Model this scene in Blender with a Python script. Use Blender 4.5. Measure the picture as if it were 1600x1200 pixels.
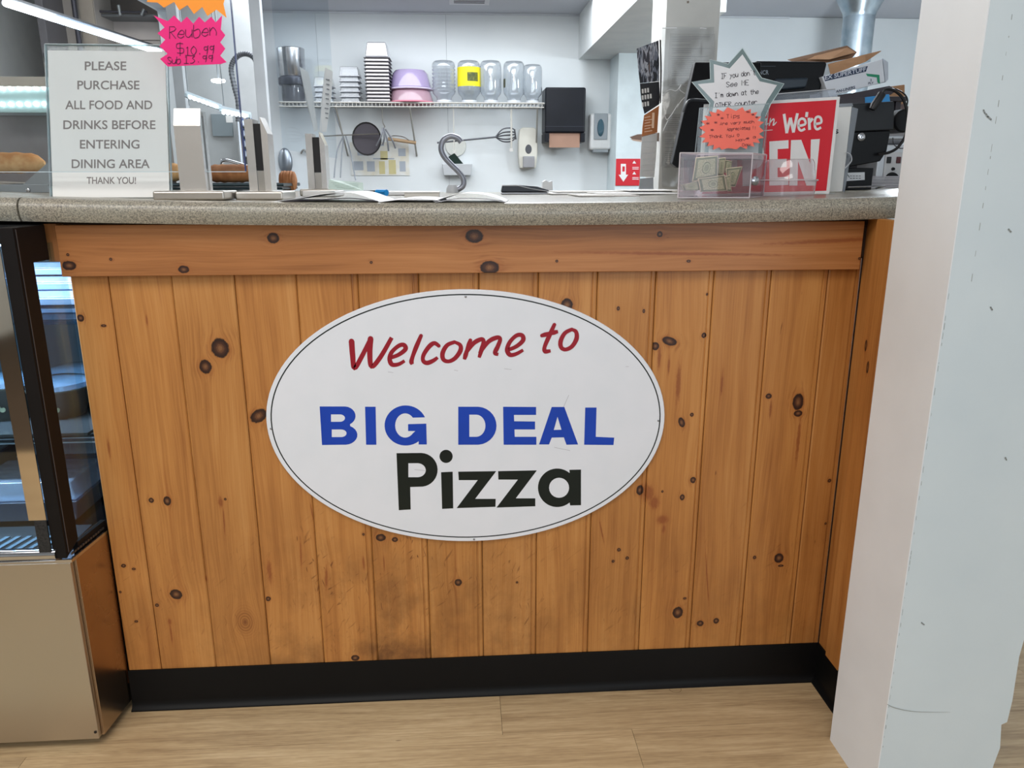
import bpy, bmesh, math, random
from mathutils import Vector, Matrix, Euler
random.seed(7)
S = bpy.context.scene
for o in list(bpy.data.objects): bpy.data.objects.remove(o)
COL = S.collection
# ------------------------------------------------------------------ camera
CX, CD, CH, PT, YW, RL, FPX = -.1030, 1.4849, 1.1114, .2609, .0646, -.0016, 1200.
cam = bpy.data.cameras.new('camera'); cam_o = bpy.data.objects.new('camera', cam); COL.objects.link(cam_o)
cam.sensor_width = 36; cam.lens = 36*FPX/1600; cam.clip_start = .02
f_ = Vector((math.sin(YW)*math.cos(PT), math.cos(YW)*math.cos(PT), -math.sin(PT)))
r_ = Vector((math.cos(YW), -math.sin(YW), 0)); u_ = r_.cross(f_)
R_ = math.cos(RL)*r_ - math.sin(RL)*u_*-1; U_ = R_.cross(f_)
cam_o.matrix_world = Matrix((( R_.x, U_.x, -f_.x, CX), (R_.y, U_.y, -f_.y, -CD), (R_.z, U_.z, -f_.z, CH), (0, 0, 0, 1)))
S.camera = cam_o
# ------------------------------------------------------------------ world, lights, exposure
W = bpy.data.worlds.new('world'); S.world = W; W.use_nodes = True
bg = W.node_tree.nodes['Background']; bg.inputs[0].default_value = (.86, .93, 1, 1); bg.inputs[1].default_value = .42
S.view_settings.view_transform = 'Standard'; S.view_settings.look = 'None'
S.view_settings.gamma = 1; S.view_settings.use_curve_mapping = False; S.view_settings.exposure = 0
def area(name, loc, sx, sy, power, color=(1, 1, 1), rot=(0, 0, 0)):
    l = bpy.data.lights.new(name, 'AREA'); l.shape = 'RECTANGLE'; l.size = sx; l.size_y = sy; l.energy = power; l.color = color
    o = bpy.data.objects.new(name, l); o.location = loc; o.rotation_euler = rot; COL.objects.link(o); return o
area('ceiling_panel_light_front', (-1.0, -1.5, 2.52), 2.4, 1.2, 48, (1, .975, .94))
area('ceiling_panel_light_rear', (-1.0, -3.4, 2.3), 2.4, 1.2, 48, (1, .975, .94))
area('shop_window_daylight', (1.6, -4.6, 1.5), 3.0, 1.8, 40, (.80, .91, 1), (math.radians(90), 0, math.radians(12)))
area('kitchen_panel_light_near', (.1, 1.9, 2.17), 1.8, .9, 42, (.93, .97, 1))
area('kitchen_panel_light_far', (-.2, 3.2, 2.17), 2.6, .9, 38, (.92, .96, 1))
def point_fill(name, loc, r, power, color):
    l = bpy.data.lights.new(name, 'POINT'); l.shadow_soft_size = r; l.energy = power; l.color = color
    o = bpy.data.objects.new(name, l); o.location = loc; COL.objects.link(o)
area('bay_fill_light', (-2.2, 3.2, 2.85), 1.4, .8, 42, (1, .96, .92))  # fill added to brighten the bay, no fixture seen there
point_fill('kitchen_fill_counter', (.1, 1.25, 1.95), .12, 12, (.93, .96, 1))  # unseen fill added to lift the kitchen ceiling
point_fill('kitchen_fill_register', (2.05, 2.1, 1.75), .15, 62, (.86, .94, 1))  # unseen fill added for the dim kitchen wall past the post
# ------------------------------------------------------------------ pixel rays -> points on real planes
def ray(px, py): return R_*((px-800)/FPX) - U_*((py-600)/FPX) + f_
CAMP = Vector((CX, -CD, CH))
def at(px, py, Y): r = ray(px, py); return CAMP + r*((Y+CD)/r.y)
def atX(px, py, X): r = ray(px, py); return CAMP + r*((X-CX)/r.x)
def atZ(px, py, Z): r = ray(px, py); return CAMP + r*((Z-CH)/r.z)
def onP(px, py, P, N): r = ray(px, py); return CAMP + r*((P-CAMP).dot(N)/r.dot(N))
def lin(c): return tuple((x/255/12.92 if x/255 <= .04045 else ((x/255+.055)/1.055)**2.4) for x in c)
# ------------------------------------------------------------------ materials
MATS = {}
def nt(m): return m.node_tree.nodes, m.node_tree.links
def mat(name, col, rough=.5, metal=0, spec=.5, bump=0, bscale=200, noise=None, coat=0, emit=None, estr=0, trans=0, ior=1.45, alpha=1, nscale=8):
    if name in MATS: return MATS[name]
    m = bpy.data.materials.new(name); m.use_nodes = True; n, l = nt(m); p = n['Principled BSDF']; c = lin(col)
    p.inputs['Base Color'].default_value = (*c, 1); p.inputs['Roughness'].default_value = rough; p.inputs['Metallic'].default_value = metal
    p.inputs['Specular IOR Level'].default_value = spec; p.inputs['Coat Weight'].default_value = coat; p.inputs['IOR'].default_value = ior
    p.inputs['Transmission Weight'].default_value = trans; p.inputs['Alpha'].default_value = alpha
    if emit: p.inputs['Emission Color'].default_value = (*lin(emit), 1); p.inputs['Emission Strength'].default_value = estr
    tc = n.new('ShaderNodeTexCoord')
    if noise is not None or True:
        ns = n.new('ShaderNodeTexNoise'); ns.inputs['Scale'].default_value = nscale; ns.inputs['Detail'].default_value = 4
        l.new(tc.outputs['Object'], ns.inputs['Vector'])
        c2 = lin(noise) if noise else tuple(x*.9 for x in c)
        mx = n.new('ShaderNodeMix'); mx.data_type = 'RGBA'; mx.inputs[6].default_value = (*c, 1); mx.inputs[7].default_value = (*c2, 1)
        rp = n.new('ShaderNodeMapRange'); rp.inputs[1].default_value = .4; rp.inputs[2].default_value = .7
        l.new(ns.outputs[0], rp.inputs[0]); l.new(rp.outputs[0], mx.inputs[0]); l.new(mx.outputs[2], p.inputs['Base Color'])
    if bump:
        nb = n.new('ShaderNodeTexNoise'); nb.inputs['Scale'].default_value = bscale; l.new(tc.outputs['Object'], nb.inputs['Vector'])
        b = n.new('ShaderNodeBump'); b.inputs['Strength'].default_value = bump; b.inputs['Distance'].default_value = .001
        l.new(nb.outputs[0], b.inputs['Height']); l.new(b.outputs[0], p.inputs['Normal'])
    MATS[name] = m; return m
def pane(name, tint=(245, 250, 250), gloss=1.0, rough=.02, milky=0, milk=(230, 235, 238), ior=1.45):
    """thin clear sheet: transparent + fresnel reflection (+ a little milky scatter)"""
    if name in MATS: return MATS[name]
    m = bpy.data.materials.new(name); m.use_nodes = True; n, l = nt(m); n.remove(n['Principled BSDF']); out = n['Material Output']
    t = n.new('ShaderNodeBsdfTransparent'); t.inputs[0].default_value = (*lin(tint), 1)
    g = n.new('ShaderNodeBsdfGlossy'); g.inputs['Roughness'].default_value = rough
    ge = n.new('ShaderNodeNewGeometry'); dt = n.new('ShaderNodeVectorMath'); dt.operation = 'DOT_PRODUCT'; l.new(ge.outputs['Normal'], dt.inputs[0]); l.new(ge.outputs['Incoming'], dt.inputs[1])
    def mm(op, a, b=None):
        x = n.new('ShaderNodeMath'); x.operation = op; l.new(a, x.inputs[0])
        if b is not None: x.inputs[1].default_value = b
        return x.outputs[0]
    fz = mm('ABSOLUTE', dt.outputs['Value']); iv = n.new('ShaderNodeMath'); iv.operation = 'SUBTRACT'; iv.use_clamp = True; iv.inputs[0].default_value = 1; l.new(fz, iv.inputs[1])
    mu = n.new('ShaderNodeMath'); mu.operation = 'MULTIPLY_ADD'; l.new(mm('POWER', iv.outputs[0], 5.), mu.inputs[0]); mu.inputs[1].default_value = .8*gloss; mu.inputs[2].default_value = .04*gloss
    ms = n.new('ShaderNodeMixShader'); l.new(mu.outputs[0], ms.inputs[0]); l.new(g.outputs[0], ms.inputs[2])
    if milky:
        d = n.new('ShaderNodeBsdfDiffuse'); d.inputs[0].default_value = (*lin(milk), 1)
        m2 = n.new('ShaderNodeMixShader'); m2.inputs[0].default_value = milky; l.new(t.outputs[0], m2.inputs[1]); l.new(d.outputs[0], m2.inputs[2]); l.new(m2.outputs[0], ms.inputs[1])
    else: l.new(t.outputs[0], ms.inputs[1])
    l.new(ms.outputs[0], out.inputs[0]); MATS[name] = m; return m
class N:
    """small node helper"""
    def __init__(s, m): s.n, s.l = nt(m)
    def math(s, op, a, b=None, c=None, clamp=False):
        x = s.n.new('ShaderNodeMath'); x.operation = op; x.use_clamp = clamp
        for i, v in enumerate((a, b, c)):
            if v is None: continue
            if isinstance(v, (int, float)): x.inputs[i].default_value = v
            else: s.l.new(v, x.inputs[i])
        return x.outputs[0]
    def comb(s, x, y, z=0.):
        c = s.n.new('ShaderNodeCombineXYZ')
        for i, v in enumerate((x, y, z)):
            if isinstance(v, (int, float)): c.inputs[i].default_value = v
            else: s.l.new(v, c.inputs[i])
        return c.outputs[0]
    def noise(s, v, scale=1, detail=2, rough=.5, dist=0):
        x = s.n.new('ShaderNodeTexNoise'); x.inputs['Scale'].default_value = scale; x.inputs['Detail'].default_value = detail
        x.inputs['Roughness'].default_value = rough; x.inputs['Distortion'].default_value = dist; s.l.new(v, x.inputs['Vector']); return x.outputs[0]
    def ramp(s, f, stops, interp='LINEAR'):
        r = s.n.new('ShaderNodeValToRGB'); r.color_ramp.interpolation = interp; e = r.color_ramp.elements
        while len(e) < len(stops): e.new(.5)
        for i, (p, c) in enumerate(stops): e[i].position = p; e[i].color = (*lin(c), 1) if len(c) == 3 else c
        s.l.new(f, r.inputs[0]); return r.outputs[0]
    def rng(s, f, a, b, c=0., d=1.):
        r = s.n.new('ShaderNodeMapRange'); r.inputs[1].default_value = a; r.inputs[2].default_value = b; r.inputs[3].default_value = c; r.inputs[4].default_value = d
        s.l.new(f, r.inputs[0]); return r.outputs[0]
    def mix(s, f, a, b, mode='MIX'):
        x = s.n.new('ShaderNodeMix'); x.data_type = 'RGBA'; x.blend_type = mode
        for i, v in ((0, f), (6, a), (7, b)):
            if isinstance(v, (int, float)): x.inputs[i].default_value = v
            elif isinstance(v, tuple): x.inputs[i].default_value = (*lin(v), 1)
            else: s.l.new(v, x.inputs[i])
        return x.outputs[2]
# knot node group: D = min(D, scaled distance), W = grain displacement around the knot
KG = bpy.data.node_groups.new('knot_field', 'ShaderNodeTree')
for nm, ty in (('Q', 'NodeSocketVector'), ('C', 'NodeSocketVector'), ('S', 'NodeSocketVector'), ('A', 'NodeSocketFloat'), ('D', 'NodeSocketFloat'), ('W', 'NodeSocketFloat')):
    KG.interface.new_socket(nm, in_out='INPUT', socket_type=ty)
for nm in ('D', 'W'): KG.interface.new_socket(nm, in_out='OUTPUT', socket_type='NodeSocketFloat')
def _kg():
    n, l = KG.nodes, KG.links; gi = n.new('NodeGroupInput'); go = n.new('NodeGroupOutput')
    def vm(op, a, b=None):
        x = n.new('ShaderNodeVectorMath'); x.operation = op; l.new(a, x.inputs[0])
        if b is not None: l.new(b, x.inputs[1])
        return x
    def ma(op, a, b):
        x = n.new('ShaderNodeMath'); x.operation = op; l.new(a, x.inputs[0])
        if isinstance(b, float): x.inputs[1].default_value = b
        else: l.new(b, x.inputs[1])
        return x
    d = vm('SUBTRACT', gi.outputs[0], gi.outputs[1])
    ro = n.new('ShaderNodeVectorRotate'); ro.rotation_type = 'Z_AXIS'; l.new(d.outputs[0], ro.inputs['Vector']); l.new(gi.outputs[3], ro.inputs['Angle'])
    sc = vm('MULTIPLY', ro.outputs[0], gi.outputs[2]); ln = vm('LENGTH', sc.outputs[0]); L = ln.outputs['Value']
    mn = ma('MINIMUM', gi.outputs[4], L); l.new(mn.outputs[0], go.inputs[0])
    sep = n.new('ShaderNodeSeparateXYZ'); l.new(d.outputs[0], sep.inputs[0])
    l2 = ma('MULTIPLY', L, L); l3 = ma('MAXIMUM', l2.outputs[0], 1.0)
    q = n.new('ShaderNodeMath'); q.operation = 'DIVIDE'; l.new(sep.outputs[0], q.inputs[0]); l.new(l3.outputs[0], q.inputs[1])
    ad = ma('ADD', gi.outputs[5], q.outputs[0]); l.new(ad.outputs[0], go.inputs[1])
_kg()
PXM = 1.32e-3   # metres per pixel near the middle of the panelling
def wood(name, ax, dark=(), red=(), rings=(), seed=0, tint=(1, 1, 1), wear=1.0, base=((198, 143, 83), (182, 124, 65), (154, 98, 48))):
    """pine: ax = indices of the (across, along) axes; knots are (across, along, r_across, r_along, angle) in metres"""
    m = bpy.data.materials.new(name); m.use_nodes = True; k = N(m); n, l = k.n, k.l; p = n['Principled BSDF']
    tc = n.new('ShaderNodeTexCoord'); sp = n.new('ShaderNodeSeparateXYZ'); l.new(tc.outputs['Object'], sp.inputs[0])
    a, al = sp.outputs[ax[0]], sp.outputs[ax[1]]; dep = sp.outputs[3-ax[0]-ax[1]]; Q = k.comb(a, al)
    def chain(lst, Wi=None):
        D = None; Wv = Wi
        for (x, y, rx, ry, an) in lst:
            g = n.new('ShaderNodeGroup'); g.node_tree = KG; l.new(Q, g.inputs[0]); g.inputs[1].default_value = (x, y, 0)
            g.inputs[2].default_value = (1/rx, 1/ry, 0); g.inputs[3].default_value = an
            if D is None: g.inputs[4].default_value = 50
            else: l.new(D, g.inputs[4])
            if Wv is not None: l.new(Wv, g.inputs[5])
            D, Wv = g.outputs[0], g.outputs[1]
        return D, Wv
    Dd, Wv = chain(dark); Dr, Wv = chain(rings, Wv); Dred, _ = chain(red)
    aw = k.math('SUBTRACT', a, Wv) if Wv is not None else a
    wob = k.noise(k.comb(k.math('MULTIPLY', aw, 6.), k.math('MULTIPLY', al, 1.7), seed*3.1), 1, 2)
    aw2 = k.math('MULTIPLY_ADD', wob, .05, aw)
    fine = k.noise(k.comb(k.math('MULTIPLY', aw2, 330.), k.math('MULTIPLY', al, 7.), seed*1.7), 1, 3, .6)
    mid = k.noise(k.comb(k.math('MULTIPLY', aw2, 60.), k.math('MULTIPLY', al, 1.6), seed*2.3), 1, 3, .55)
    broad = k.noise(k.comb(k.math('MULTIPLY', aw, 12.), k.math('MULTIPLY', al, 2.2), seed*4.7), 1, 2)
    s1 = k.math('ADD', k.math('MULTIPLY', fine, .34), k.math('MULTIPLY', mid, .40)); s1 = k.math('MULTIPLY_ADD', broad, .46, s1)
    col = k.ramp(s1, [(.42, base[0]), (.6, base[1]), (.78, base[2])])
    # long brown mineral streaks
    st = k.noise(k.comb(k.math('MULTIPLY', aw2, 90.), k.math('MULTIPLY', al, 2.4), seed*5.3+9), 1, 2)
    col = k.mix(k.rng(st, .66, .78, 0, .5), col, (142, 78, 34))
    # small flecks
    fl = k.noise(k.comb(k.math('MULTIPLY', a, 150.), k.math('MULTIPLY', al, 32.), seed*7.9), 1, 1)
    col = k.mix(k.rng(fl, .80, .86, 0, .75), col, (96, 46, 20))
    if wear:
        # grime and kick marks gathered on the lower part
        low = k.rng(al, .52, .13); gr = k.noise(k.comb(k.math('MULTIPLY', a, 9.), k.math('MULTIPLY', al, 7.), seed+3), 1, 5, .65)
        col = k.mix(k.math('MULTIPLY', k.math('MULTIPLY', k.rng(gr, .42, .68), low), .62*wear, clamp=True), col, (112, 72, 38))
        reg = k.math('MULTIPLY', k.rng(al, .48, .34), k.rng(al, .06, .16)); reg = k.math('MULTIPLY', reg, wear); reg = k.math('MULTIPLY', reg, k.rng(k.noise(k.comb(k.math('MULTIPLY', a, 11.), k.math('MULTIPLY', al, 9.), seed+6.), 1, 2), .40, .60))
        for i, (an, sc, th) in enumerate(((.45, 30., .70), (-.2, 46., .71), (.9, 26., .71))):
            vr = n.new('ShaderNodeVectorRotate'); vr.rotation_type = 'Z_AXIS'; l.new(Q, vr.inputs['Vector']); vr.inputs['Angle'].default_value = an
            s2 = n.new('ShaderNodeSeparateXYZ'); l.new(vr.outputs[0], s2.inputs[0])
            sc_ = k.noise(k.comb(k.math('MULTIPLY', s2.outputs[0], sc*6), k.math('MULTIPLY', s2.outputs[1], sc*.9), seed*2.+i), 1, 1, .5, .6)
            col = k.mix(k.math('MULTIPLY', k.math('MULTIPLY', k.rng(sc_, th-.03, th+.05), .6), reg, clamp=True), col, (108, 60, 28))
    if Dred is not None:
        nr = k.math('MULTIPLY_ADD', k.noise(k.comb(k.math('MULTIPLY', a, 260.), k.math('MULTIPLY', al, 70.), 2.), 1, 3, .7), 1.5, k.math('SUBTRACT', Dred, .75))
        col = k.mix(k.rng(nr, .55, 1.2, .72, 0), col, (118, 54, 26)); col = k.mix(k.rng(Dred, .9, 2.0, .3, 0), col, (158, 92, 44))
    if Dr is not None:
        rg = k.math('SINE', k.math('MULTIPLY', Dr, 22.)); rgm = k.rng(rg, -.2, 1, 0, .6)
        inm = k.rng(Dr, .95, 1.25, 1, 0)
        col = k.mix(k.math('MULTIPLY', rgm, inm), col, (112, 62, 30)); col = k.mix(k.rng(Dr, .2, .32, .7, 0), col, (110, 60, 30))
        col = k.mix(k.math('MULTIPLY', k.rng(Dr, 1.0, 2.3, .45, 0), k.rng(rg, 0, 1)), col, (140, 84, 42))
    if Dd is not None:
        nd = k.math('MULTIPLY_ADD', k.noise(Q, 160, 3, .7), .42, k.math('SUBTRACT', Dd, .21))
        ry = k.noise(k.comb(k.math('MULTIPLY', aw2, 230.), k.math('MULTIPLY', al, 26.), 7.), 1, 2)
        col = k.mix(k.math('MULTIPLY', k.rng(nd, 1.0, 3.2, .6, 0), k.rng(ry, .5, .68)), col, (120, 62, 28))
        col = k.mix(k.rng(nd, 1.0, 1.9, .4, 0), col, (160, 94, 44))
        kc = k.ramp(k.math('MULTIPLY', nd, .8), [(0, (140, 98, 62)), (.25, (112, 72, 44)), (.45, (72, 40, 24)), (.65, (44, 22, 15)), (.85, (38, 18, 12))])
        rr = k.math('SINE', k.math('MULTIPLY', nd, 26.)); kc = k.mix(k.rng(rr, .2, 1, 0, .35), kc, (50, 22, 12))
        col = k.mix(k.rng(nd, .98, 1.14, 1, 0), col, kc)
    if tint != (1, 1, 1):
        x = n.new('ShaderNodeMix'); x.data_type = 'RGBA'; x.blend_type = 'MULTIPLY'; x.inputs[0].default_value = 1; l.new(col, x.inputs[6]); x.inputs[7].default_value = (*tint, 1); col = x.outputs[2]
    l.new(col, p.inputs['Base Color']); p.inputs['Roughness'].default_value = .42; p.inputs['Coat Weight'].default_value = .08; p.inputs['Coat Roughness'].default_value = .3
    b = n.new('ShaderNodeBump'); b.inputs['Strength'].default_value = .25; b.inputs['Distance'].default_value = .0006; l.new(s1, b.inputs['Height']); l.new(b.outputs[0], p.inputs['Normal'])
    return m
# ------------------------------------------------------------------ mesh builder
class M:
    def __init__(s): s.v, s.f, s.uv = [], [], None
    def add(s, vs, fs): o = len(s.v); s.v += [Vector(x) for x in vs]; s.f += [tuple(i+o for i in f) for f in fs]; return s
    def box(s, x0, x1, y0, y1, z0, z1, T=None):
        vs = [Vector((x, y, z)) for z in (z0, z1) for x, y in ((x0, y0), (x1, y0), (x1, y1), (x0, y1))]
        if T: vs = [T @ v for v in vs]
        return s.add(vs, [(3, 2, 1, 0), (4, 5, 6, 7), (0, 1, 5, 4), (1, 2, 6, 5), (2, 3, 7, 6), (3, 0, 4, 7)])
    def prism(s, pts, off):
        pts = [Vector(p) for p in pts]; off = Vector(off); n = len(pts)
        return s.add(pts+[p+off for p in pts], [tuple(range(n))[::-1], tuple(range(n, 2*n))] + [(i, (i+1) % n, (i+1) % n+n, i+n) for i in range(n)])
    def tube(s, pts, r, n=8, closed=False):
        pts = [Vector(p) for p in pts]; k = len(pts); rs = r if isinstance(r, (list, tuple)) else [r]*k; ring = []; up = None
        for i, p in enumerate(pts):
            a = pts[i-1] if i or closed else pts[i]; b = pts[(i+1) % k] if i < k-1 or closed else pts[i]
            t = (b-a).normalized()
            if up is None: up = t.orthogonal().normalized()
            up = (up - t*up.dot(t)); up = up.normalized() if up.length > 1e-6 else t.orthogonal().normalized()
            w = t.cross(up); ring += [p + (up*math.cos(2*math.pi*j/n) + w*math.sin(2*math.pi*j/n))*rs[i] for j in range(n)]
        fs = []
        for i in range(k if closed else k-1):
            i2 = (i+1) % k
            for j in range(n): fs.append((i*n+j, i*n+(j+1) % n, i2*n+(j+1) % n, i2*n+j))
        if not closed: fs += [tuple(range(n))[::-1], tuple(range((k-1)*n, k*n))]
        return s.add(ring, fs)
    def lathe(s, c, prof, n=24, T=None, sx=1, sy=1, cap=True):
        c = Vector(c); vs = []
        for r, z in prof:
            for j in range(n):
                a = 2*math.pi*j/n; v = Vector((r*sx*math.cos(a), r*sy*math.sin(a), z)); vs.append(c + (T @ v if T else v))
        fs = [(i*n+j, i*n+(j+1) % n, (i+1)*n+(j+1) % n, (i+1)*n+j) for i in range(len(prof)-1) for j in range(n)]
        if cap: fs += [tuple(range(n))[::-1], tuple(range((len(prof)-1)*n, len(prof)*n))]
        return s.add(vs, fs)
    def sheet(s, grid):
        h, w = len(grid), len(grid[0])
        o = len(s.v); s.v += [Vector(p) for row in grid for p in row]
        s.f += [(o+i*w+j, o+i*w+j+1, o+(i+1)*w+j+1, o+(i+1)*w+j) for i in range(h-1) for j in range(w-1)]
        s.uvg = [(j/(w-1), i/(h-1)) for i in range(h) for j in range(w)]; return s
def rotx(a): return Matrix.Rotation(a, 3, 'X')
def roty(a): return Matrix.Rotation(a, 3, 'Y')
def rotz(a): return Matrix.Rotation(a, 3, 'Z')
def obj(name, mb, m, parent=None, bev=0, smooth=True, uv=False, solid=0, seg=2):
    me = bpy.data.meshes.new(name); off = Vector((0, 0, 0)); q = parent
    while q is not None: off += q.location; q = q.parent
    me.from_pydata([v-off for v in mb.v], [], mb.f); me.update()
    if uv:
        ul = me.uv_layers.new(name='UVMap')
        for lp in me.loops: ul.data[lp.index].uv = mb.uvg[lp.vertex_index]
    if not uv:
        bm = bmesh.new(); bm.from_mesh(me); bmesh.ops.recalc_face_normals(bm, faces=bm.faces); bm.to_mesh(me); bm.free()
    me.materials.append(m)
    if smooth:
        me.shade_smooth(); me.set_sharp_from_angle(angle=math.radians(38))
    o = bpy.data.objects.new(name, me); COL.objects.link(o)
    if parent: o.parent = parent
    if bev:
        b = o.modifiers.new('b', 'BEVEL'); b.width = bev; b.segments = seg; b.limit_method = 'ANGLE'; b.angle_limit = math.radians(40); b.harden_normals = True
    if solid:
        b = o.modifiers.new('s', 'SOLIDIFY'); b.thickness = solid; b.offset = 0
    return o
def thing(name, loc, label, cat, group=None):
    o = bpy.data.objects.new(name, None); o.empty_display_size = .02; COL.objects.link(o); o.location = loc; return tag(o, label, cat, group)
def tag(o, label, cat, group=None):
    o['label'] = label; o['category'] = cat
    if group: o['group'] = group
    return o
def struct(o): o['kind'] = 'structure'; return o
def recenter(o, c):
    """put a one-mesh thing's origin at c (world)"""
    c = Vector(c); o.data.transform(Matrix.Translation(o.location-c)); o.location = c; return o
def dup(root, loc=None, label=None, group=None):
    c = root.copy(); COL.objects.link(c)
    if loc is not None: c.location = loc
    if label: c['label'] = label
    if group: c['group'] = group
    for ch in [x for x in bpy.data.objects if x.parent == root]:
        d = ch.copy(); COL.objects.link(d); d.parent = c
        for g in [x for x in bpy.data.objects if x.parent == ch]:
            e = g.copy(); COL.objects.link(e); e.parent = d
    return c
# ------------------------------------------------------------------ writing
def disc(mb, c, r, n):
    e1 = n.orthogonal().normalized(); e2 = n.cross(e1)
    return mb.add([c+(e1*math.cos(a*math.pi/6)+e2*math.sin(a*math.pi/6))*r for a in range(12)], [tuple(range(12))])
def frame_map(quad):
    """unit square -> world quad (TL, TR, BR, BL), bilinear"""
    tl, tr, br, bl = [Vector(q) for q in quad]
    return lambda u, v: (bl*(1-u)+br*u)*(1-v) + (tl*(1-u)+tr*u)*v
def text(name, body, quad, m, parent, bold=0, shear=0, lift=.0004, towards=None, spacing=1.0):
    c = bpy.data.curves.new('txt', 'FONT'); c.body = body; c.offset = bold; c.shear = shear; c.resolution_u = 5; c.space_character = spacing
    t = bpy.data.objects.new('txt', c); COL.objects.link(t); dg = bpy.context.evaluated_depsgraph_get(); dg.update()
    me = bpy.data.meshes.new_from_object(t.evaluated_get(dg)); bpy.data.objects.remove(t); bpy.data.curves.remove(c)
    xs = [v.co.x for v in me.vertices]; ys = [v.co.y for v in me.vertices]; x0, x1, y0, y1 = min(xs), max(xs), min(ys), max(ys)
    fm = frame_map(quad); n = (fm(1, 0)-fm(0, 0)).cross(fm(0, 1)-fm(0, 0)).normalized()
    mb = M(); mb.v = [fm((v.co.x-x0)/(x1-x0), (v.co.y-y0)/(y1-y0)) + n*lift for v in me.vertices]; mb.f = [tuple(p.vertices) for p in me.polygons]
    bpy.data.meshes.remove(me); return obj(name, mb, m, parent, smooth=False)
def spline(pts, k=6):
    out = []; n = len(pts); P = [Vector(p) for p in pts]
    for i in range(n-1):
        p0, p1, p2, p3 = P[max(i-1, 0)], P[i], P[i+1], P[min(i+2, n-1)]
        for j in range(k):
            t = j/k; out.append(.5*((2*p1)+(p2-p0)*t+(2*p0-5*p1+4*p2-p3)*t*t+(3*p1-p0-3*p2+p3)*t**3))
    out.append(P[-1]); return out
def ribbon(mb, pts, w, n, cap=True):
    """flat band through 3-D points on a plane with normal n; w = width or list"""
    k = len(pts); ws = w if isinstance(w, list) else [w]*k
    if len(ws) != k: ws = [ws[min(len(ws)-1, int(i*(len(ws)-1)/(k-1)))]*(1-(i*(len(ws)-1)/(k-1)) % 1) + ws[min(len(ws)-1, int(i*(len(ws)-1)/(k-1))+1)]*((i*(len(ws)-1)/(k-1)) % 1) for i in range(k)]
    vs = []
    for i, p in enumerate(pts):
        t = (pts[min(i+1, k-1)]-pts[max(i-1, 0)]); t = t.normalized() if t.length > 1e-9 else Vector((1, 0, 0)); s = n.cross(t)
        vs += [p+s*ws[i]/2, p-s*ws[i]/2]
    mb.add(vs, [(2*i, 2*i+1, 2*i+3, 2*i+2) for i in range(k-1)])
    if cap:
        for i in (0, k-1):
            c = pts[i]; r = ws[i]/2; e1 = n.orthogonal().normalized(); e2 = n.cross(e1)
            mb.add([c+(e1*math.cos(a*math.pi/5)+e2*math.sin(a*math.pi/5))*r for a in range(10)], [tuple(range(10))])
# single-stroke hand lettering, each glyph on a 4 x 6 grid (x-height 4), '|' parts strokes
GL = {'A': '00 26 40|12 32', 'D': '00 06 26 44 42 20 00', 'E': '40 00 06 46|03 33', 'F': '00 06 46|03 33', 'H': '00 06|40 46|03 43', 'I': '06 46|26 20|00 40', 'M': '00 06 23 46 40',
 'O': '26 04 02 20 42 44 26', 'R': '00 06 36 45 34 03|13 40', 'S': '45 26 05 23 42 20 01', 'T': '06 46|26 20', 'a': '44 14 02 10 31 44|34 40', 'b': '06 00 30 42 34 03', 'c': '43 24 02 10 41',
 'd': '43 14 01 20 43|46 40', 'e': '02 42 34 13 01 20 41', 'h': '06 00|02 24 42 40', 'I_': '20 26', 'k': '06 00|35 02 40', 'm': '04 00|02 14 22 20|22 34 42 40', 'n': '04 00|02 24 42 40', 'o': '24 02 10 30 42 24',
 'p': '04 0-|03 34 42 20 01', 'r': '04 00|02 24 43', 's': '44 14 03 32 30 00', 't': '26 21 30 40|04 44', 'u': '04 01 20 42|44 40', 'v': '04 20 44', 'w': '04 10 23 30 44', 'y': '04 22|44 0-', 'i': '24 20|26 25',
 "'": '26 25', '!': '26 22|20 21', '$': '46 06 03 43 40 00|27 2-', '0': '26 04 02 20 42 44 26', '1': '15 26 20|00 40', '3': '06 46 24 42 20 00', '9': '45 15 13 33 46|44 30', '.': '20 21', ',': '21 1-', '*': '21 25|04 42|44 02', '#': '10 16|30 36|02 42|04 44', 'f': '36 25 20|04 44', 'l': '26 20', 'C': '45 26 04 02 20 41', 'Y': '06 23 46|23 20', 'W': '06 10 24 30 46', '-': '03 43', ' ': '', '~': '03 14 32 43', '@': '03 15 24 35 43 20 03'}
def scrawl(name, lines, fm, m, parent, w, n, jitter=.0, slant=0):
    """lines: (string, u0, v0, u1, v1, height) baseline from (u0,v0) to (u1,v1) in fm units"""
    mb = M(); rnd = random.Random(hash(name) % 99 + 5 if False else len(name)*3)
    for s, u0, v0, u1, v1, h in lines:
        L = max(1, len(s))
        for i, ch in enumerate(s):
            g = GL.get(ch, GL.get(ch.lower(), ''))
            cu, cv = u0+(u1-u0)*i/L, v0+(v1-v0)*i/L; cw = (u1-u0)/L*.80; jy = rnd.uniform(-jitter, jitter)*h
            for st in g.split('|'):
                if not st.strip(): continue
                pp = []
                for q in st.split():
                    x = int(q[0]); y = -2 if q[1] == '-' else int(q[1])
                    pp.append((cu+(x/4)*cw+slant*y/6*h, cv+(y/6)*h+jy))
                pts = [fm(*q) for q in pp]
                if len(pts) > 2 and ch.islower() or ch in 'OCSD03$9@': pts = spline(pts, 3)
                ribbon(mb, pts, w, n, False)
    return obj(name, mb, m, parent, smooth=False)
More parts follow.
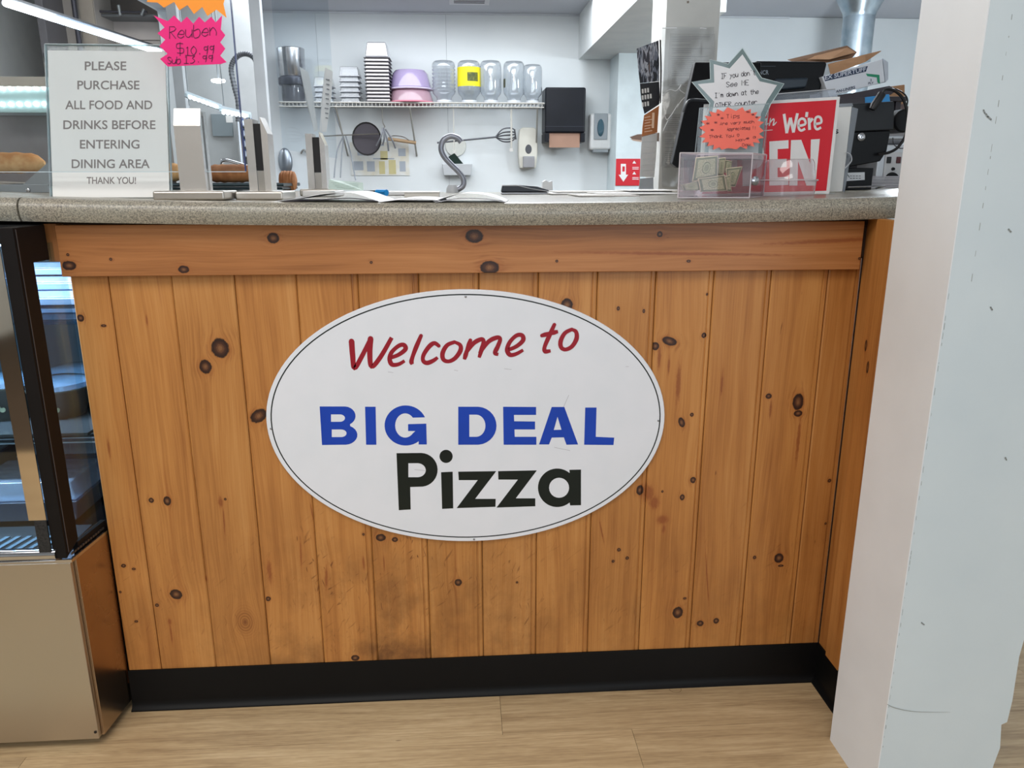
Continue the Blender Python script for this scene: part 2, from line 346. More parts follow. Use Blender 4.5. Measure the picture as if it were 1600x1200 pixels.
def polyfill(name, loops, tow, m, parent, lift):
    """filled outlines with holes (even-odd) on a plane: loops are lists of 3-D points; uses a 2-D fill in plane coordinates"""
    o0 = loops[0][0]; e1 = (loops[0][1]-o0).normalized(); n = tow.normalized(); e1 = (e1-n*e1.dot(n)).normalized(); e2 = n.cross(e1)
    c = bpy.data.curves.new('pf', 'CURVE'); c.dimensions = '2D'; c.fill_mode = 'BOTH'
    for lp in loops:
        s = c.splines.new('POLY'); s.points.add(len(lp)-1); s.use_cyclic_u = True
        for i, p in enumerate(lp): d = p-o0; s.points[i].co = (d.dot(e1), d.dot(e2), 0, 1)
    t = bpy.data.objects.new('pf', c); COL.objects.link(t); dg = bpy.context.evaluated_depsgraph_get(); dg.update()
    me = bpy.data.meshes.new_from_object(t.evaluated_get(dg)); bpy.data.objects.remove(t); bpy.data.curves.remove(c)
    mb = M(); mb.v = [o0+e1*v.co.x+e2*v.co.y+n*lift for v in me.vertices]; mb.f = [tuple(p.vertices) for p in me.polygons]; bpy.data.meshes.remove(me)
    return obj(name, mb, m, parent, smooth=False)
# ================================================================== THE SETTING
paint_w = mat('white_wall_paint', (226, 230, 230), .6, noise=(218, 223, 224), bump=.1, bscale=60)
panel_w = mat('white_wall_panel', (222, 228, 230), .35, noise=(214, 221, 224), nscale=2)
ceil_m = mat('ceiling_paint', (205, 208, 216), .8, noise=(198, 202, 210), nscale=1.5)
def floor_mat(name, seed, tint):
    m = bpy.data.materials.new(name); m.use_nodes = True; k = N(m); n, l = k.n, k.l; p = n['Principled BSDF']
    tc = n.new('ShaderNodeTexCoord'); sp = n.new('ShaderNodeSeparateXYZ'); l.new(tc.outputs['Object'], sp.inputs[0]); x, y = sp.outputs[0], sp.outputs[1]
    g1 = k.noise(k.comb(k.math('MULTIPLY', x, 5.), k.math('MULTIPLY', y, 190.), seed), 1, 4, .65, .3)
    g2 = k.noise(k.comb(k.math('MULTIPLY', x, 2.2), k.math('MULTIPLY', y, 22.), seed+4.), 1, 4, .7, 1.4)
    g3 = k.noise(k.comb(k.math('MULTIPLY', x, 36.), k.math('MULTIPLY', y, 300.), seed+8.), 1, 2)
    s = k.math('ADD', k.math('MULTIPLY', g1, .45), k.math('MULTIPLY', g2, .55)); s = k.math('MULTIPLY_ADD', g3, .2, s)
    c = k.ramp(s, [(.42, tuple(v*tint for v in (200, 175, 138))), (.6, tuple(v*tint for v in (178, 152, 115))), (.82, tuple(v*tint for v in (138, 112, 82)))])
    fl = k.noise(k.comb(k.math('MULTIPLY', x, 22.), k.math('MULTIPLY', y, 60.), seed), 1, 1); c = k.mix(k.rng(fl, .79, .85, 0, .6), c, (92, 66, 42))
    l.new(c, p.inputs['Base Color']); p.inputs['Roughness'].default_value = .5; p.inputs['Specular IOR Level'].default_value = .35
    b = n.new('ShaderNodeBump'); b.inputs['Strength'].default_value = .3; b.inputs['Distance'].default_value = .0006; l.new(s, b.inputs['Height']); l.new(b.outputs[0], p.inputs['Normal'])
    return m
fl = struct(obj('floor', M().box(-3.6, 3.6, -6, 8, -.04, -.004), mat('floor_joint', (70, 55, 40), .8), smooth=False))
FM = [floor_mat('vinyl_plank_%d' % i, i*5.3+1, 1+.03*(i-1.5)/1.5) for i in range(4)]
RW = .18; k_ = 0
for r in range(-10, 12):
    y0 = -.138+RW*r; y1 = y0+RW-.0008
    offs = {0: -.036, -1: .234, -2: -.55, -3: .62}.get(r, (r*.433) % 1.22)
    x = offs-1.22*3
    while x < 2.6:
        if x+1.22 > -2.4 and (y0 < .05 or x > .1):
            obj('floor_plank', M().box(x, x+1.2192, y0, y1, -.004, 0), FM[(k_*7+r) % 4], fl, smooth=False)
        x += 1.22; k_ += 1
# dark mark printed as a knot ring near the counter
q = atZ(1055, 1076, .0003); ringm = M(); ribbon(ringm, [q+Vector((.0135*math.cos(a/12*math.pi)*(1+.05*math.sin(a)), .0135*math.sin(a/12*math.pi), 0)) for a in range(25)], .0012, Vector((0, 0, 1)), False)
obj('ring_stain', ringm, mat('ring_stain', (120, 94, 62), .7), fl, smooth=False)
ZC = at(700, 20, 4.2).z
XL = at(255, 100, 4.2).x; ZB_ = 2.9
struct(obj('ceiling', M().box(XL, 3.6, .9, 8, ZC, ZC+.05), ceil_m, smooth=False))
struct(obj('ceiling_bay', M().box(-3.6, XL, .9, 8, ZB_, ZB_+.05), ceil_m, smooth=False))
struct(obj('wall_fascia', M().box(XL-.02, XL-.0005, .9, 8, ZC, ZB_), paint_w, smooth=False))
struct(obj('ceiling_front', M().box(-3.6, 3.6, -6, .9, 2.6, 2.65), ceil_m, smooth=False))
struct(obj('wall_header', M().box(-3.6, 3.6, .88, .899, ZC, 2.65), paint_w, smooth=False))
# ceiling vent in the kitchen ceiling
cv = thing('ceiling_vent', (0, 0, 0), 'white square vent grille set in the kitchen ceiling above the shelf', 'vent')
a0, a1 = atZ(702, 7, ZC-.004), atZ(764, 7, ZC-.004); yv = a0.y
obj('vent_frame', M().box(a0.x, a1.x, yv-.5, yv, ZC-.006, ZC-.0005), mat('vent_white', (225, 226, 232), .5), cv, bev=.001)
for i in range(10): obj('vent_slat', M().box(a0.x+.03, a1.x-.03, yv-.47+.044*i, yv-.455+.044*i, ZC-.008, ZC-.006), mat('vent_dark', (96, 96, 104), .6), cv, smooth=False)
# back wall with its sheet panels
YB = 4.2
XL = at(255, 100, YB).x
wb = struct(obj('wall_back', M().box(XL, 3.6, YB+.004, YB+.1, 0, ZC), mat('wall_seam', (170, 176, 180), .6), smooth=False))
seams = [XL, at(497, 100, YB).x, at(698, 100, YB).x, at(698, 100, YB).x+1.22, 3.6]
for i in range(4): obj('wall_panel', M().box(seams[i]+.001, seams[i+1]-.001, YB, YB+.004, 0, ZC-.004), mat('white_wall_panel_%d' % (i > 0), (214, 221, 226) if i == 0 else (224, 229, 231), .32, noise=(216, 222, 225), nscale=2), wb, smooth=False)
struct(obj('trim_1', M().box(XL, 2.2, YB-.012, YB, ZC-.012, ZC-.001), mat('trim_grey', (205, 210, 216), .5), smooth=False))
# wall segment beside the soap dispensers (doorway side)
xs = at(965, 150, 3.9).x
struct(obj('wall_side', M().box(xs, xs+.5, 3.9, YB, 0, ZC), mat('side_wall_paint', (214, 226, 230), .5), smooth=False))
# bulkhead boxed in under the ceiling
P = at(904, 93, YB-.002); cxl = at(1035, 150, 1.3).x; cxr = at(1117, 150, 1.3).x
bh = struct(obj('ceiling_bulkhead', M().prism([(P.x, 1.51, P.z), (.855, 1.51, P.z), (.90, 2.6, P.z), (1.23, 2.6, P.z), (1.23, YB-.003, P.z), (P.x, YB-.003, P.z)], (0, 0, ZC-.001-P.z)), paint_w, smooth=False))
# post behind the counter
struct(obj('wall_post', M().box(cxl, cxr, 1.3, 1.5, 0, ZC-.001), mat('post_paint', (214, 214, 210), .5), bev=.002))
# kitchen left bay
struct(obj('wall_bay', M().box(-3.6, XL+.3, 5.6, 5.7, 0, ZB_), mat('bay_wall', (128, 120, 116), .5, noise=(112, 106, 104), nscale=3), smooth=False))
struct(obj('wall_left', M().box(-3.6, -3.5, -6, 8, 0, 2.65), paint_w, smooth=False))
struct(obj('wall_right_far', M().box(3.5, 3.6, -6, 8, 0, 2.65), paint_w, smooth=False))
wf = M(); wf.box(-3.5, -.9, -5.7, -5.6, 0, 2.6); wf.box(-.9, 3.5, -5.7, -5.6, 0, .7); wf.box(-.9, 3.5, -5.7, -5.6, 2.3, 2.6)
struct(obj('wall_front', wf, mat('shop_wall', (228, 224, 216), .7), smooth=False))
# white wall end on the customer side
PX0, PX1, PY0, PY1 = .632, .862, -.366, -.195
edge = [(0, .862), (.03, .848), (.075, .852), (.11, .858), (.16, .852), (.165, .862), (.21, .864), (.3, .861), (.36, .866), (.45, .864), (.6, .866), (.75, .864), (1.0, .865), (2.6, .865)]
fm_w = M().prism([(PX0+.002, PY0, 0), (PX0+.002, PY0, 2.599)] + [(x, PY0, min(z, 2.599)) for z, x in edge[::-1]], (0, -PY0+PY1, 0))
cool = mat('cool_white_paint', (208, 218, 222), .5, noise=(202, 213, 218), nscale=5, bump=.15, bscale=90)
wr = struct(obj('wall_right', fm_w, cool, smooth=False))
obj('side_board', M().prism([(PX0, PY0-.0005, 0), (PX0, PY0+.08, 0), (PX0, PY1-.002, 0), (PX0, PY1-.002, 2.599), (PX0, PY0-.0005, 2.599)], (.0018, 0, 0)), mat('warm_white_paint', (232, 234, 236), .5, noise=(226, 228, 230), nscale=6, bump=.1, bscale=90), wr, smooth=False)
sc = M()
rn = random.Random(3)
zz = 1.45
while zz > .1:   # broken caulk line down the front face, and scuffs
    h = rn.uniform(.004, .03); x = PX0+.0035 if zz < .95 else PX0+.036
    h *= .4; sc.box(x, x+rn.uniform(.0003, .0009), PY0-.0004, PY0-.0002, zz-h, zz); zz -= h+rn.uniform(.002, .03)
ribbon(sc, spline([at(1386, 1100, PY0-.001), at(1398, 1106, PY0-.001), at(1430, 1112, PY0-.001), at(1485, 1113, PY0-.001)]), [.0008, .0018, .0012, .0003], Vector((0, -1, 0)), False)
for p in ((1537, 172), (1541, 178), (1544, 182), (1576, 358), (1440, 973), (1548, 480), (1571, 715)): c = at(p[0], p[1], PY0-.001); ribbon(sc, [c, c+Vector((.006*rn.uniform(.3, 1), 0, -.004))], .0022, Vector((0, -1, 0)))
obj('scuff_mark', sc, mat('scuff_grey', (160, 164, 162), .8), wr, smooth=False)['kind'] = 'stuff'
# ================================================================== COUNTER
def ct(x): return 1.0695+.0165*(x+.03)**2
PW = .1157; X0 = -.7649; ZT = .9385; ZB = .093
def kw(px, py, rx, ry, a=0, Y=0): p = at(px, py, Y); return (p.x, p.z, rx*PXM*.92, ry*PXM, math.radians(a))
dark = [(126,497,5,5),(162,509,4,2),(344,544,13,14),(321,573,9,10),(404,650,14,9,-35),(236,782,4,4),(261,783,6,7),(193,884,4,3),(209,889,3,2),(213,971,3,2),(275,929,10,8,30),
 (245,946,3,3),(419,936,4,4),(555,1028,7,5),(595,840,8,6),(617,843,5,4),(716,910,6,6),(886,476,9,9),(966,482,2.5,3),(1006,486,2,3),(1024,541,6,6),(1046,533,12,6,18),(1100,524,4,4),
 (1065,660,5,8,-20),(1081,648,3,3),(1201,619,5,4),(1247,628,9,13),(1247,646,7,5),(1083,750,5,5),(1066,777,4,5),(967,859,3,3),(980,872,3,3),(958,877,2.5,2.5),(1179,871,3,3),(1217,872,8,8),
 (1220,884,5,2),(1059,957,9,10),(1070,935,3,2),(1094,974,6,5),(1119,970,5,5),(1296,751,3,3),(1290,818,2,2),(808,910,2,2),(1000,766,6,8),(568,835,2,2),(1035,768,2,2),(1105,460,2,2),(188,925,2,2),(352,780,2,2)]
red = [(421,893,4,20),(345,785,4,9),(350,815,1.4,22,2),(265,972,3,6),(267,990,1.6,18),(510,903,2.5,22,4),(568,880,2,12),(322,905,2,5),(1012,770,11,16,-20),(1035,812,10,8),(1037,826,3,8),(1022,785,9,12),(1030,560,3,18),
 (1045,570,2,14),(1105,905,1.2,52,-7),(1247,690,3,40),(1204,640,2,14),(229,500,1.5,8),(170,700,2,14),(470,865,1.5,25,2),(487,800,1,14,-6),(430,700,1,10),(1128,600,2,20),(600,880,1,12),(940,830,1.4,20,-12),(1060,600,4,30)]
rings = [(383,972,13,17)]
counter = thing('service_counter', (0, 0, 0), 'knotty pine service counter front with vertical boards and black cove base', 'counter')
tints = [(1.06, 1.03, 1), (1.03, 1.02, 1), (.98, .98, .98), (1, .98, .96), (1.02, 1.0, .97), (.98, .96, .94), (.95, .94, .92), (.96, .95, .95), (1.02, 1.02, 1.02), (.96, .95, .94), (1.02, 1.0, .96), (.96, .93, .88), (.98, .95, .88), (.90, .85, .78)]
DK = [kw(*d) for d in dark]; RD = [kw(*d) for d in red]; RG = [kw(*d) for d in rings]
def bev_plank(x0, x1, z0, z1, y0, y1, b=.0022):
    return M().prism([(x0, y1, z0), (x0, y0+b, z0), (x0+b, y0, z0), (x1-b, y0, z0), (x1, y0+b, z0), (x1, y1, z0)], (0, 0, z1-z0))
for i in range(14):
    x0 = X0+(i-1)*PW if i else -.833; x1 = X0+i*PW if i < 13 else .6898
    ins = lambda k: x0-.004 < k[0] < x1+.004
    m = wood('pine_board_%d' % i, (0, 2), [k for k in DK if ins(k)], [k for k in RD if ins(k)], [k for k in RG if ins(k)], seed=i+1, tint=tints[i], wear={3: 1.1, 4: 1.5, 5: 1.6, 6: 1.1, 7: 1.1, 8: .7}.get(i, .55))
    mb = bev_plank(x0+.0005, x1-.0005, .06, ZT+.02, .001 if i % 2 else 0, .018)
    if i > 3: mb = M().prism([(x0+.0005, .018, .06), (x0+.0005, .0022, .06), (x0+.003, 0, .06), (x1-.0125, 0, .06), (x1-.0115, .0025, .06), (x1-.0095, .0028, .06), (x1-.0085, .0008, .06), (x1-.003, .0006, .06), (x1-.0005, .003, .06), (x1-.0005, .018, .06)], (0, 0, ZT+.02-.06))
    obj('board', mb, m, counter, smooth=False)
body = M().box(-.82, .705, .0185, 1.1, 0, 1.028)
obj('carcass', body, mat('counter_carcass', (60, 42, 28), .8), counter, smooth=False)
Y18 = -.018
obj('top_rail', M().prism([(-.83, .0004, .962), (.706, .0004, .962)]+[(.706-1.536*i/16, .0004, ct(.706-1.536*i/16)-.0387) for i in range(17)], (0, .0176, 0)), mat('counter_carcass', (60, 42, 28), .8), counter, smooth=False)
AK = [(427,372,8,7),(741,369,12,9),(765,418,13,9),(287,421,7,5),(1031,366,4,4),(1076,408,3,2),(173,405,2,2),(580,410,2,2),(870,408,2,2),(1343,404,2,2),(108,415,9,6),(106,398,2,2)]
def ka(px, py, rx, ry): p = at(px, py, Y18); return (p.z, p.x, ry*PXM, rx*PXM, 0)
ab = ((182, 124, 74), (166, 108, 60), (138, 86, 44))
xA0 = at(108, 428, Y18).x
mA = wood('pine_apron', (2, 0), [ka(*k) for k in AK], [(at(1300, 375, 0).z, at(1300, 375, 0).x, .004, .14, .04), (at(1060, 395, 0).z, at(1060, 395, 0).x, .003, .2, -.02)], seed=31, wear=0, base=ab)
XAP = at(91, 395, Y18).x
obj('apron_board', M().box(XAP, .676, Y18, -.0002, ZT, 1.032), mA, counter, bev=.0015)
mE = wood('pine_block', (0, 2), [], [], seed=44, wear=0, base=ab)
obj('end_block', M().box(at(72, 380, -.01).x, XAP-.0004, -.010, .02, at(82, 409, -.01).z, 1.034), mE, counter, bev=.001)
# return side running towards the wall end
mr = lambda s, kn=(), t=(1, 1, 1): wood('pine_return_%d' % s, (1, 2), kn, (), seed=50+s, wear=.3, tint=t)
RX = .690
c1 = atX(1356, 540, RX)
obj('board', M().box(RX, RX+.016, -.0405, 0, .06, 1.0372), mr(0, (), (.9, .86, .8)), counter, bev=.0015)
obj('board', M().box(RX-.004, RX+.016, -.1, -.041, .06, 1.0372), mr(1, [(c1.y, c1.z, .004, .011, 0), (c1.y-.016, c1.z-.04, .004, .012, 0)], (1, .97, .92)), counter, bev=.0015)
obj('board', M().box(RX, RX+.016, -.198, -.101, .06, 1.0372), mr(2, (), (1, .97, .92)), counter, bev=.0015)
# black cove base: cross-section (out, up)
cove_m = mat('black_vinyl', (9, 9, 10), .5, spec=.22, noise=(12, 12, 13), nscale=4)
prof = [(0, 0), (.015, 0), (.0145, .0025), (.009, .006), (.006, .012), (.0045, .02), (.004, .09), (.003, ZB+.001), (0, ZB+.001)]
cb = M()
for a, b in (((-.833, 0), (RX, 0)),):
    cb.prism([(a[0], -p[0], p[1]) for p in prof], (b[0]-a[0]-.0, 0, 0))
cb2 = M().prism([(RX-p[0], -.0, p[1]) for p in prof], (0, -.198, 0))
obj('cove_base', cb, cove_m, counter); obj('cove_base', cb2, cove_m, counter)
# countertops
def granite():
    m = bpy.data.materials.new('speckled_laminate'); m.use_nodes = True; k = N(m); n, l = k.n, k.l; p = n['Principled BSDF']; tc = n.new('ShaderNodeTexCoord'); o = tc.outputs['Object']
    a = k.noise(o, 760, 3, .7); b = k.noise(o, 330, 3, .65); c = k.noise(o, 9, 2)
    s = k.math('ADD', k.math('MULTIPLY', a, .5), k.math('MULTIPLY', b, .5))
    col = k.ramp(s, [(.36, (62, 58, 54)), (.44, (112, 106, 97)), (.52, (152, 145, 131)), (.6, (186, 177, 158)), (.66, (140, 126, 106))])
    col = k.mix(k.rng(c, .4, .7, 0, .25), col, (150, 158, 148)); l.new(col, p.inputs['Base Color']); p.inputs['Roughness'].default_value = .33; p.inputs['Coat Weight'].default_value = .15
    return m
gran = granite()
def ctop(x0, x1, ya, name, label, rnd=0):
    th = .041; n = 24; prof = []
    for i in range(9): a = math.pi/2+math.pi*i/16*1.0; prof.append((ya+.02+.02*math.cos(a), -.02+.02*math.sin(a)))       # top rounding
    prof = [(1.12, 0)] + prof + [(ya+.0015, -.033), (ya+.006, -th), (.03, -th), (.03, -.0385), (1.12, -.0385)]
    g = M(); k = len(prof)
    for i in range(n+1):
        x = x0+(x1-x0)*i/n
        for (y, z) in prof:
            yy = y
            g.v.append(Vector((x, yy, ct(x)+z)))
    for i in range(n):
        for j in range(k): g.f.append((i*k+j, i*k+(j+1) % k, (i+1)*k+(j+1) % k, (i+1)*k+j))
    g.f += [tuple(range(k)), tuple(n*k+j for j in range(k))][::1]
    o = obj(name, g, gran); return recenter(tag(o, label, 'countertop'), ((x0+x1)/2, .5, ct(0)))
ctop(-.8765, 1.35, -.052, 'countertop', 'speckled grey laminate countertop with rounded edge over the pine counter')
ctop(-1.9, -.8785, -.055, 'countertop', 'short speckled grey countertop piece above the glass display case')
# ================================================================== OVAL SIGN
sgn = thing('oval_sign', (-.0945, -.0005, .6395), 'large white oval sign reading Welcome to BIG DEAL Pizza on the pine boards', 'sign')
ec = Vector((-.0945, 0, .6405)); ea, eb, et = .4005, .2655, math.radians(-1.4)
def ell(a, b, Y, n=120): return [ec+Vector((a*math.cos(t)*math.cos(et)-b*math.sin(t)*math.sin(et), Y, a*math.cos(t)*math.sin(et)+b*math.sin(t)*math.cos(et))) for t in [2*math.pi*i/n for i in range(n)]]
white_s = mat('sign_white', (226, 229, 236), .38, noise=(222, 226, 233), nscale=12)
obj('panel', M().prism(ell(ea, eb, -.0065), (0, .0058, 0)), white_s, sgn, bev=.0012)
ink_b, ink_r, ink_k = mat('sign_blue', (18, 66, 178), .4), mat('sign_red', (152, 22, 40), .4), mat('sign_black', (10, 24, 22), .35)
NY = Vector((0, -1, 0)); YS = -.0067
bl = M(); e1 = ell(ea-.0098, eb-.0098, YS); ribbon(bl, e1+[e1[0]], .0024, NY, False); obj('border_line', bl, ink_k, sgn, smooth=False)
Z7 = lambda x, y: at(400+x*.4125, 440+y*.4125, YS)
def smooth_loop(pts, k=4):
    n = len(pts); P = [Vector((*p, 0)) for p in pts]; out = []
    for i in range(n):
        p0, p1, p2, p3 = P[i-1], P[i], P[(i+1) % n], P[(i+2) % n]
        for j in range(k):
            t = j/k; v = .5*((2*p1)+(p2-p0)*t+(2*p0-5*p1+4*p2-p3)*t*t+(3*p1-p0-3*p2+p3)*t**3); out.append((v.x, v.y))
    return out
def arcpts(cx, cy, rx, ry, a0, a1, n=20): return [(cx+rx*math.cos(math.radians(a0+(a1-a0)*i/n)), cy+ry*math.sin(math.radians(a0+(a1-a0)*i/n))) for i in range(n+1)]
def halfD(x0, xs, x1, y0, y1, n=14): return [(x0, y0), (xs, y0)] + arcpts(xs, (y0+y1)/2, x1-xs, (y1-y0)/2, -85, 85, n) + [(xs, y1), (x0, y1)]
Bl = [(241, 473), (330, 473)] + arcpts(335, 509, 42, 36, -85, 60, 10) + arcpts(337, 581, 47, 37, -65, 85, 10) + [(325, 618), (250, 619)]
BIG = [Bl, halfD(284, 318, 337, 503, 531), halfD(287, 322, 343, 560, 589), [(413, 474), (453, 474), (456, 618), (417, 618)],
 arcpts(567, 545, 80, 76, -24, -308, 34) + [(616, 617), (647, 617), (645, 538), (576, 540), (576, 566), (604, 566)] + arcpts(565, 545, 38, 46, 40, 320, 24) + [],
 halfD(766, 838, 911, 474, 618), halfD(808, 834, 869, 504, 588),
 [(936, 474), (1061, 475), (1061, 505), (977, 505), (978, 529), (1057, 530), (1057, 560), (979, 560), (980, 588), (1062, 588), (1062, 618), (938, 618)],
 [(1120, 475), (1168, 475), (1220, 617), (1176, 618), (1166, 590), (1120, 591), (1110, 617), (1072, 617)], [(1142, 512), (1157, 561), (1128, 562)],
 [(1247, 477), (1290, 477), (1287, 588), (1357, 591), (1354, 619), (1243, 618)]]
def letters(groups, ink, fm_):
    for g in groups: polyfill('letter', [[fm_(*p) for p in lp] for lp in g], NY, ink, sgn, 0)
letters([BIG[0:3], BIG[3:4], BIG[4:5], BIG[5:7], BIG[7:8], BIG[8:10], BIG[10:11]], ink_b, Z7)
PZ = [[(532, 650), (622, 649)] + arcpts(624, 713, 64, 64, -88, 84, 16) + [(584, 778), (586, 863), (541, 866)], halfD(577, 612, 643, 688, 741),
 arcpts(720, 662, 25, 25, 0, 345, 23), [(701, 722), (745, 720), (747, 859), (705, 861)],
 [(766, 720), (910, 718), (830, 823), (908, 823), (907, 853), (760, 858), (840, 752), (768, 752)], [(917, 718), (1064, 715), (984, 821), (1058, 821), (1058, 851), (911, 856), (992, 750), (918, 750)],
 arcpts(1141, 781, 73, 73, -50, -310, 30) + [(1190, 848), (1231, 847), (1231, 712), (1187, 713)], arcpts(1148, 781, 38, 38, 0, 345, 23)]
letters([PZ[0:2], PZ[2:3], PZ[3:4], PZ[4:5], PZ[5:6], PZ[6:8]], ink_k, Z7)
WE = [[(362, 226), (366, 280), (373, 328), (400, 285), (434, 216)], [(434, 216), (431, 270), (438, 322), (472, 285), (514, 212)],
 [(505, 290), (540, 277), (566, 256), (560, 240), (541, 243), (515, 266), (506, 292), (515, 314), (540, 313), (563, 300)], [(625, 205), (602, 260), (589, 300), (593, 313)],
 [(692, 243), (675, 233), (655, 247), (635, 277), (633, 299), (648, 308), (672, 299), (688, 287)], [(752, 229), (724, 241), (707, 270), (710, 295), (730, 302), (754, 290), (774, 262), (773, 240), (752, 229)],
 [(812, 222), (800, 258), (789, 295)], [(798, 266), (826, 232), (855, 218), (862, 230), (853, 262), (845, 288)], [(849, 268), (880, 228), (912, 212), (925, 218), (916, 245), (905, 270), (918, 276)],
 [(951, 260), (985, 246), (1011, 223), (1008, 204), (987, 204), (962, 228), (951, 258), (962, 277), (985, 274), (1012, 259)], [(1130, 163), (1110, 207), (1093, 248), (1096, 264), (1116, 262)], [(1083, 204), (1110, 197), (1144, 189)],
 [(1196, 181), (1170, 195), (1154, 225), (1156, 249), (1173, 257), (1197, 245), (1214, 216), (1212, 190), (1196, 181)]]
for gi, gr in enumerate(((0, 1), (2,), (3,), (4,), (5,), (6, 7, 8), (9,), (10, 11), (12,))):
    wm = M()
    for i in gr: ribbon(wm, [q+NY*(.00003*i) for q in spline([Z7(*p) for p in WE[i]], 6)], [.0072, .0092, .0078, .0094, .0062] if i > 1 else [.0112, .0105, .009, .0092, .008], NY, False); disc(wm, Z7(*WE[i][0])+NY*(.0004+.00003*i), (.0074 if i > 1 else .0105)/2, NY)
    obj('letter', wm, ink_r, sgn, smooth=False)
for p in ((794, 57), (57, 557), (1524, 527), (826, 976)):
    c = Z7(*p); obj('screw', M().lathe(c, [(.0022, 0), (.002, .0008), (.001, .0013)], 12, rotx(math.pi/2)), mat('screw_steel', (150, 152, 156), .3, 1), sgn)
for a, b in (((1165, 475), (1185, 430)), ((1130, 628), (1190, 640)), ((600, 712), (640, 716)), ((500, 342), (520, 345)), ((750, 335), (765, 338)), ((940, 330), (968, 333)), ((1400, 322), (1412, 322))): scm = M(); ribbon(scm, [Z7(*a), Z7(*b)], .0007, NY, False); obj('scratch', scm, mat('scratch_grey', (176, 174, 182), .6), sgn, smooth=False)
# ================================================================== DISPLAY CASE
steel = mat('brushed_steel', (176, 172, 166), .34, 1, noise=(168, 164, 158), nscale=3, bump=.06, bscale=400)
def brushed(name, col, ax, rough=.33):
    m = bpy.data.materials.new(name); m.use_nodes = True; k = N(m); n, l = k.n, k.l; p = n['Principled BSDF']; tc = n.new('ShaderNodeTexCoord'); mp = n.new('ShaderNodeMapping')
    s = [600, 600, 600]; s[ax] = 6; mp.inputs['Scale'].default_value = s; l.new(tc.outputs['Object'], mp.inputs[0]); f = k.noise(mp.outputs[0], 1, 2); sm = k.noise(tc.outputs['Object'], 5, 3)
    p.inputs['Base Color'].default_value = (*lin(col), 1); p.inputs['Metallic'].default_value = 1
    r = k.math('MULTIPLY_ADD', sm, .12, rough-.06); l.new(r, p.inputs['Roughness'])
    b = n.new('ShaderNodeBump'); b.inputs['Strength'].default_value = .12; b.inputs['Distance'].default_value = .0004; l.new(f, b.inputs['Height']); l.new(b.outputs[0], p.inputs['Normal']); return m
br_x, br_z, br_y = brushed('brushed_steel_x', (196, 190, 182), 0), brushed('brushed_steel_z', (200, 198, 196), 2, .25), brushed('brushed_steel_y', (180, 160, 140), 1, .26)
chrome = mat('chrome', (205, 206, 210), .12, 1); blackp = mat('black_plastic', (22, 20, 21), .4, noise=(26, 24, 25)); blackm = mat('black_frame', (16, 13, 13), .5, spec=.25, noise=(20, 16, 16))
mirror = mat('mirror_strip', (215, 205, 190), .06, 1)
case = thing('display_case', (-1.2, .15, 0), 'glass refrigerated display case with black corner post on a stainless base', 'display case')
CXs = -.847; CYf = -.12; CZ = .413
obj('base_front', M().box(-1.9, CXs-.004, CYf, CYf+.012, .02, CZ), br_x, case, bev=.002)
obj('base_side', M().box(CXs-.012, CXs, CYf+.0125, .004, .02, CZ), br_y, case, bev=.001)
obj('side_sill', M().box(CXs-.03, CXs-.0005, CYf-.0004, .004, CZ+.0001, CZ+.0062), chrome, case, smooth=False)
obj('base_core', M().box(-1.9, CXs-.013, CYf+.013, .6, .03, CZ-.004), mat('case_dark', (40, 38, 38), .7), case, smooth=False)
obj('plinth', M().box(-1.85, CXs-.03, CYf+.03, .55, 0, .03), mat('case_dark', (40, 38, 38), .7), case, smooth=False)
c = at(149, 1144, CYf-.0005); obj('bolt_hole', M().lathe(c, [(.003, 0), (.0028, .0008)], 12, rotx(math.pi/2)), blackp, case)
obj('deck', M().box(-1.9, CXs-.006, CYf-.0005, .6, CZ, CZ+.006), chrome, case, bev=.002)
obj('front_rail', M().tube([(-1.9, CYf+.008, CZ+.016), (CXs-.028, CYf+.008, CZ+.016)], .0115, 14), chrome, case)
GX = -.857; GY = -.129+.012
SP, SN = Vector((GX, -.12, 0)), Vector((1, -.095, 0)); yp = onP(122, 838, SP, SN).y; yp2 = onP(74, 380, SP, SN).y; zt2 = onP(60, 409, SP, SN).z
ZG = CZ+.007
obj('corner_post', M().prism([(GX, GY, ZG), (GX, yp, ZG+.02), (GX, yp, zt2), (GX, yp2, zt2), (GX, yp2, 1.0335), (GX, GY, 1.0335)], (-.024, 0, 0)), blackm, case, bev=.0015)
obj('post_highlight', M().box(GX+.0002, GX+.0012, GY+.006, GY+.0075, ZG+.01, 1.03), mat('highlight_grey', (74, 70, 70), .4), case, smooth=False)  # grey strip stands in for the highlight along the post edge
obj('side_gasket', M().box(GX-.01, GX, yp-.004, .02, ZG-.001, ZG+.016), blackm, case)
pf = M()
for i in range(13): pf.box(GX+.0002, GX+.003, GY+.012+.0088*i, GY+.018+.0088*i, ZG+.002, ZG+.006)
obj('vent_strip', pf, mat('vent_steel', (120, 118, 116), .4, 1), case, smooth=False)
glass = pane('case_glass', (226, 238, 242), 1.1)
obj('side_glass', M().box(GX-.008, GX-.003, yp-.002, .02, ZG, zt2+.03), glass, case, smooth=False)
obj('top_rail', M().box(-1.9, GX-.004, yp2, .55, zt2+.028, 1.0335), mat('case_dark', (40, 38, 38), .7), case, smooth=False)
obj('front_glass', M().box(-1.9, GX-.0265, GY, GY+.005, ZG+.02, 1.03), glass, case, smooth=False)
obj('mirror_strip', M().box(GX-.056, GX-.0245, GY-.002, GY-.0005, at(76, 812, GY).z, 1.03), mirror, case, smooth=False)
obj('foam_pad', M().box(GX-.046, GX-.0245, GY-.004, GY-.0005, ZG+.012, at(80, 812, GY).z-.001), mat('foam_black', (46, 44, 42), .9, noise=(24, 24, 24), nscale=300), case, smooth=False)
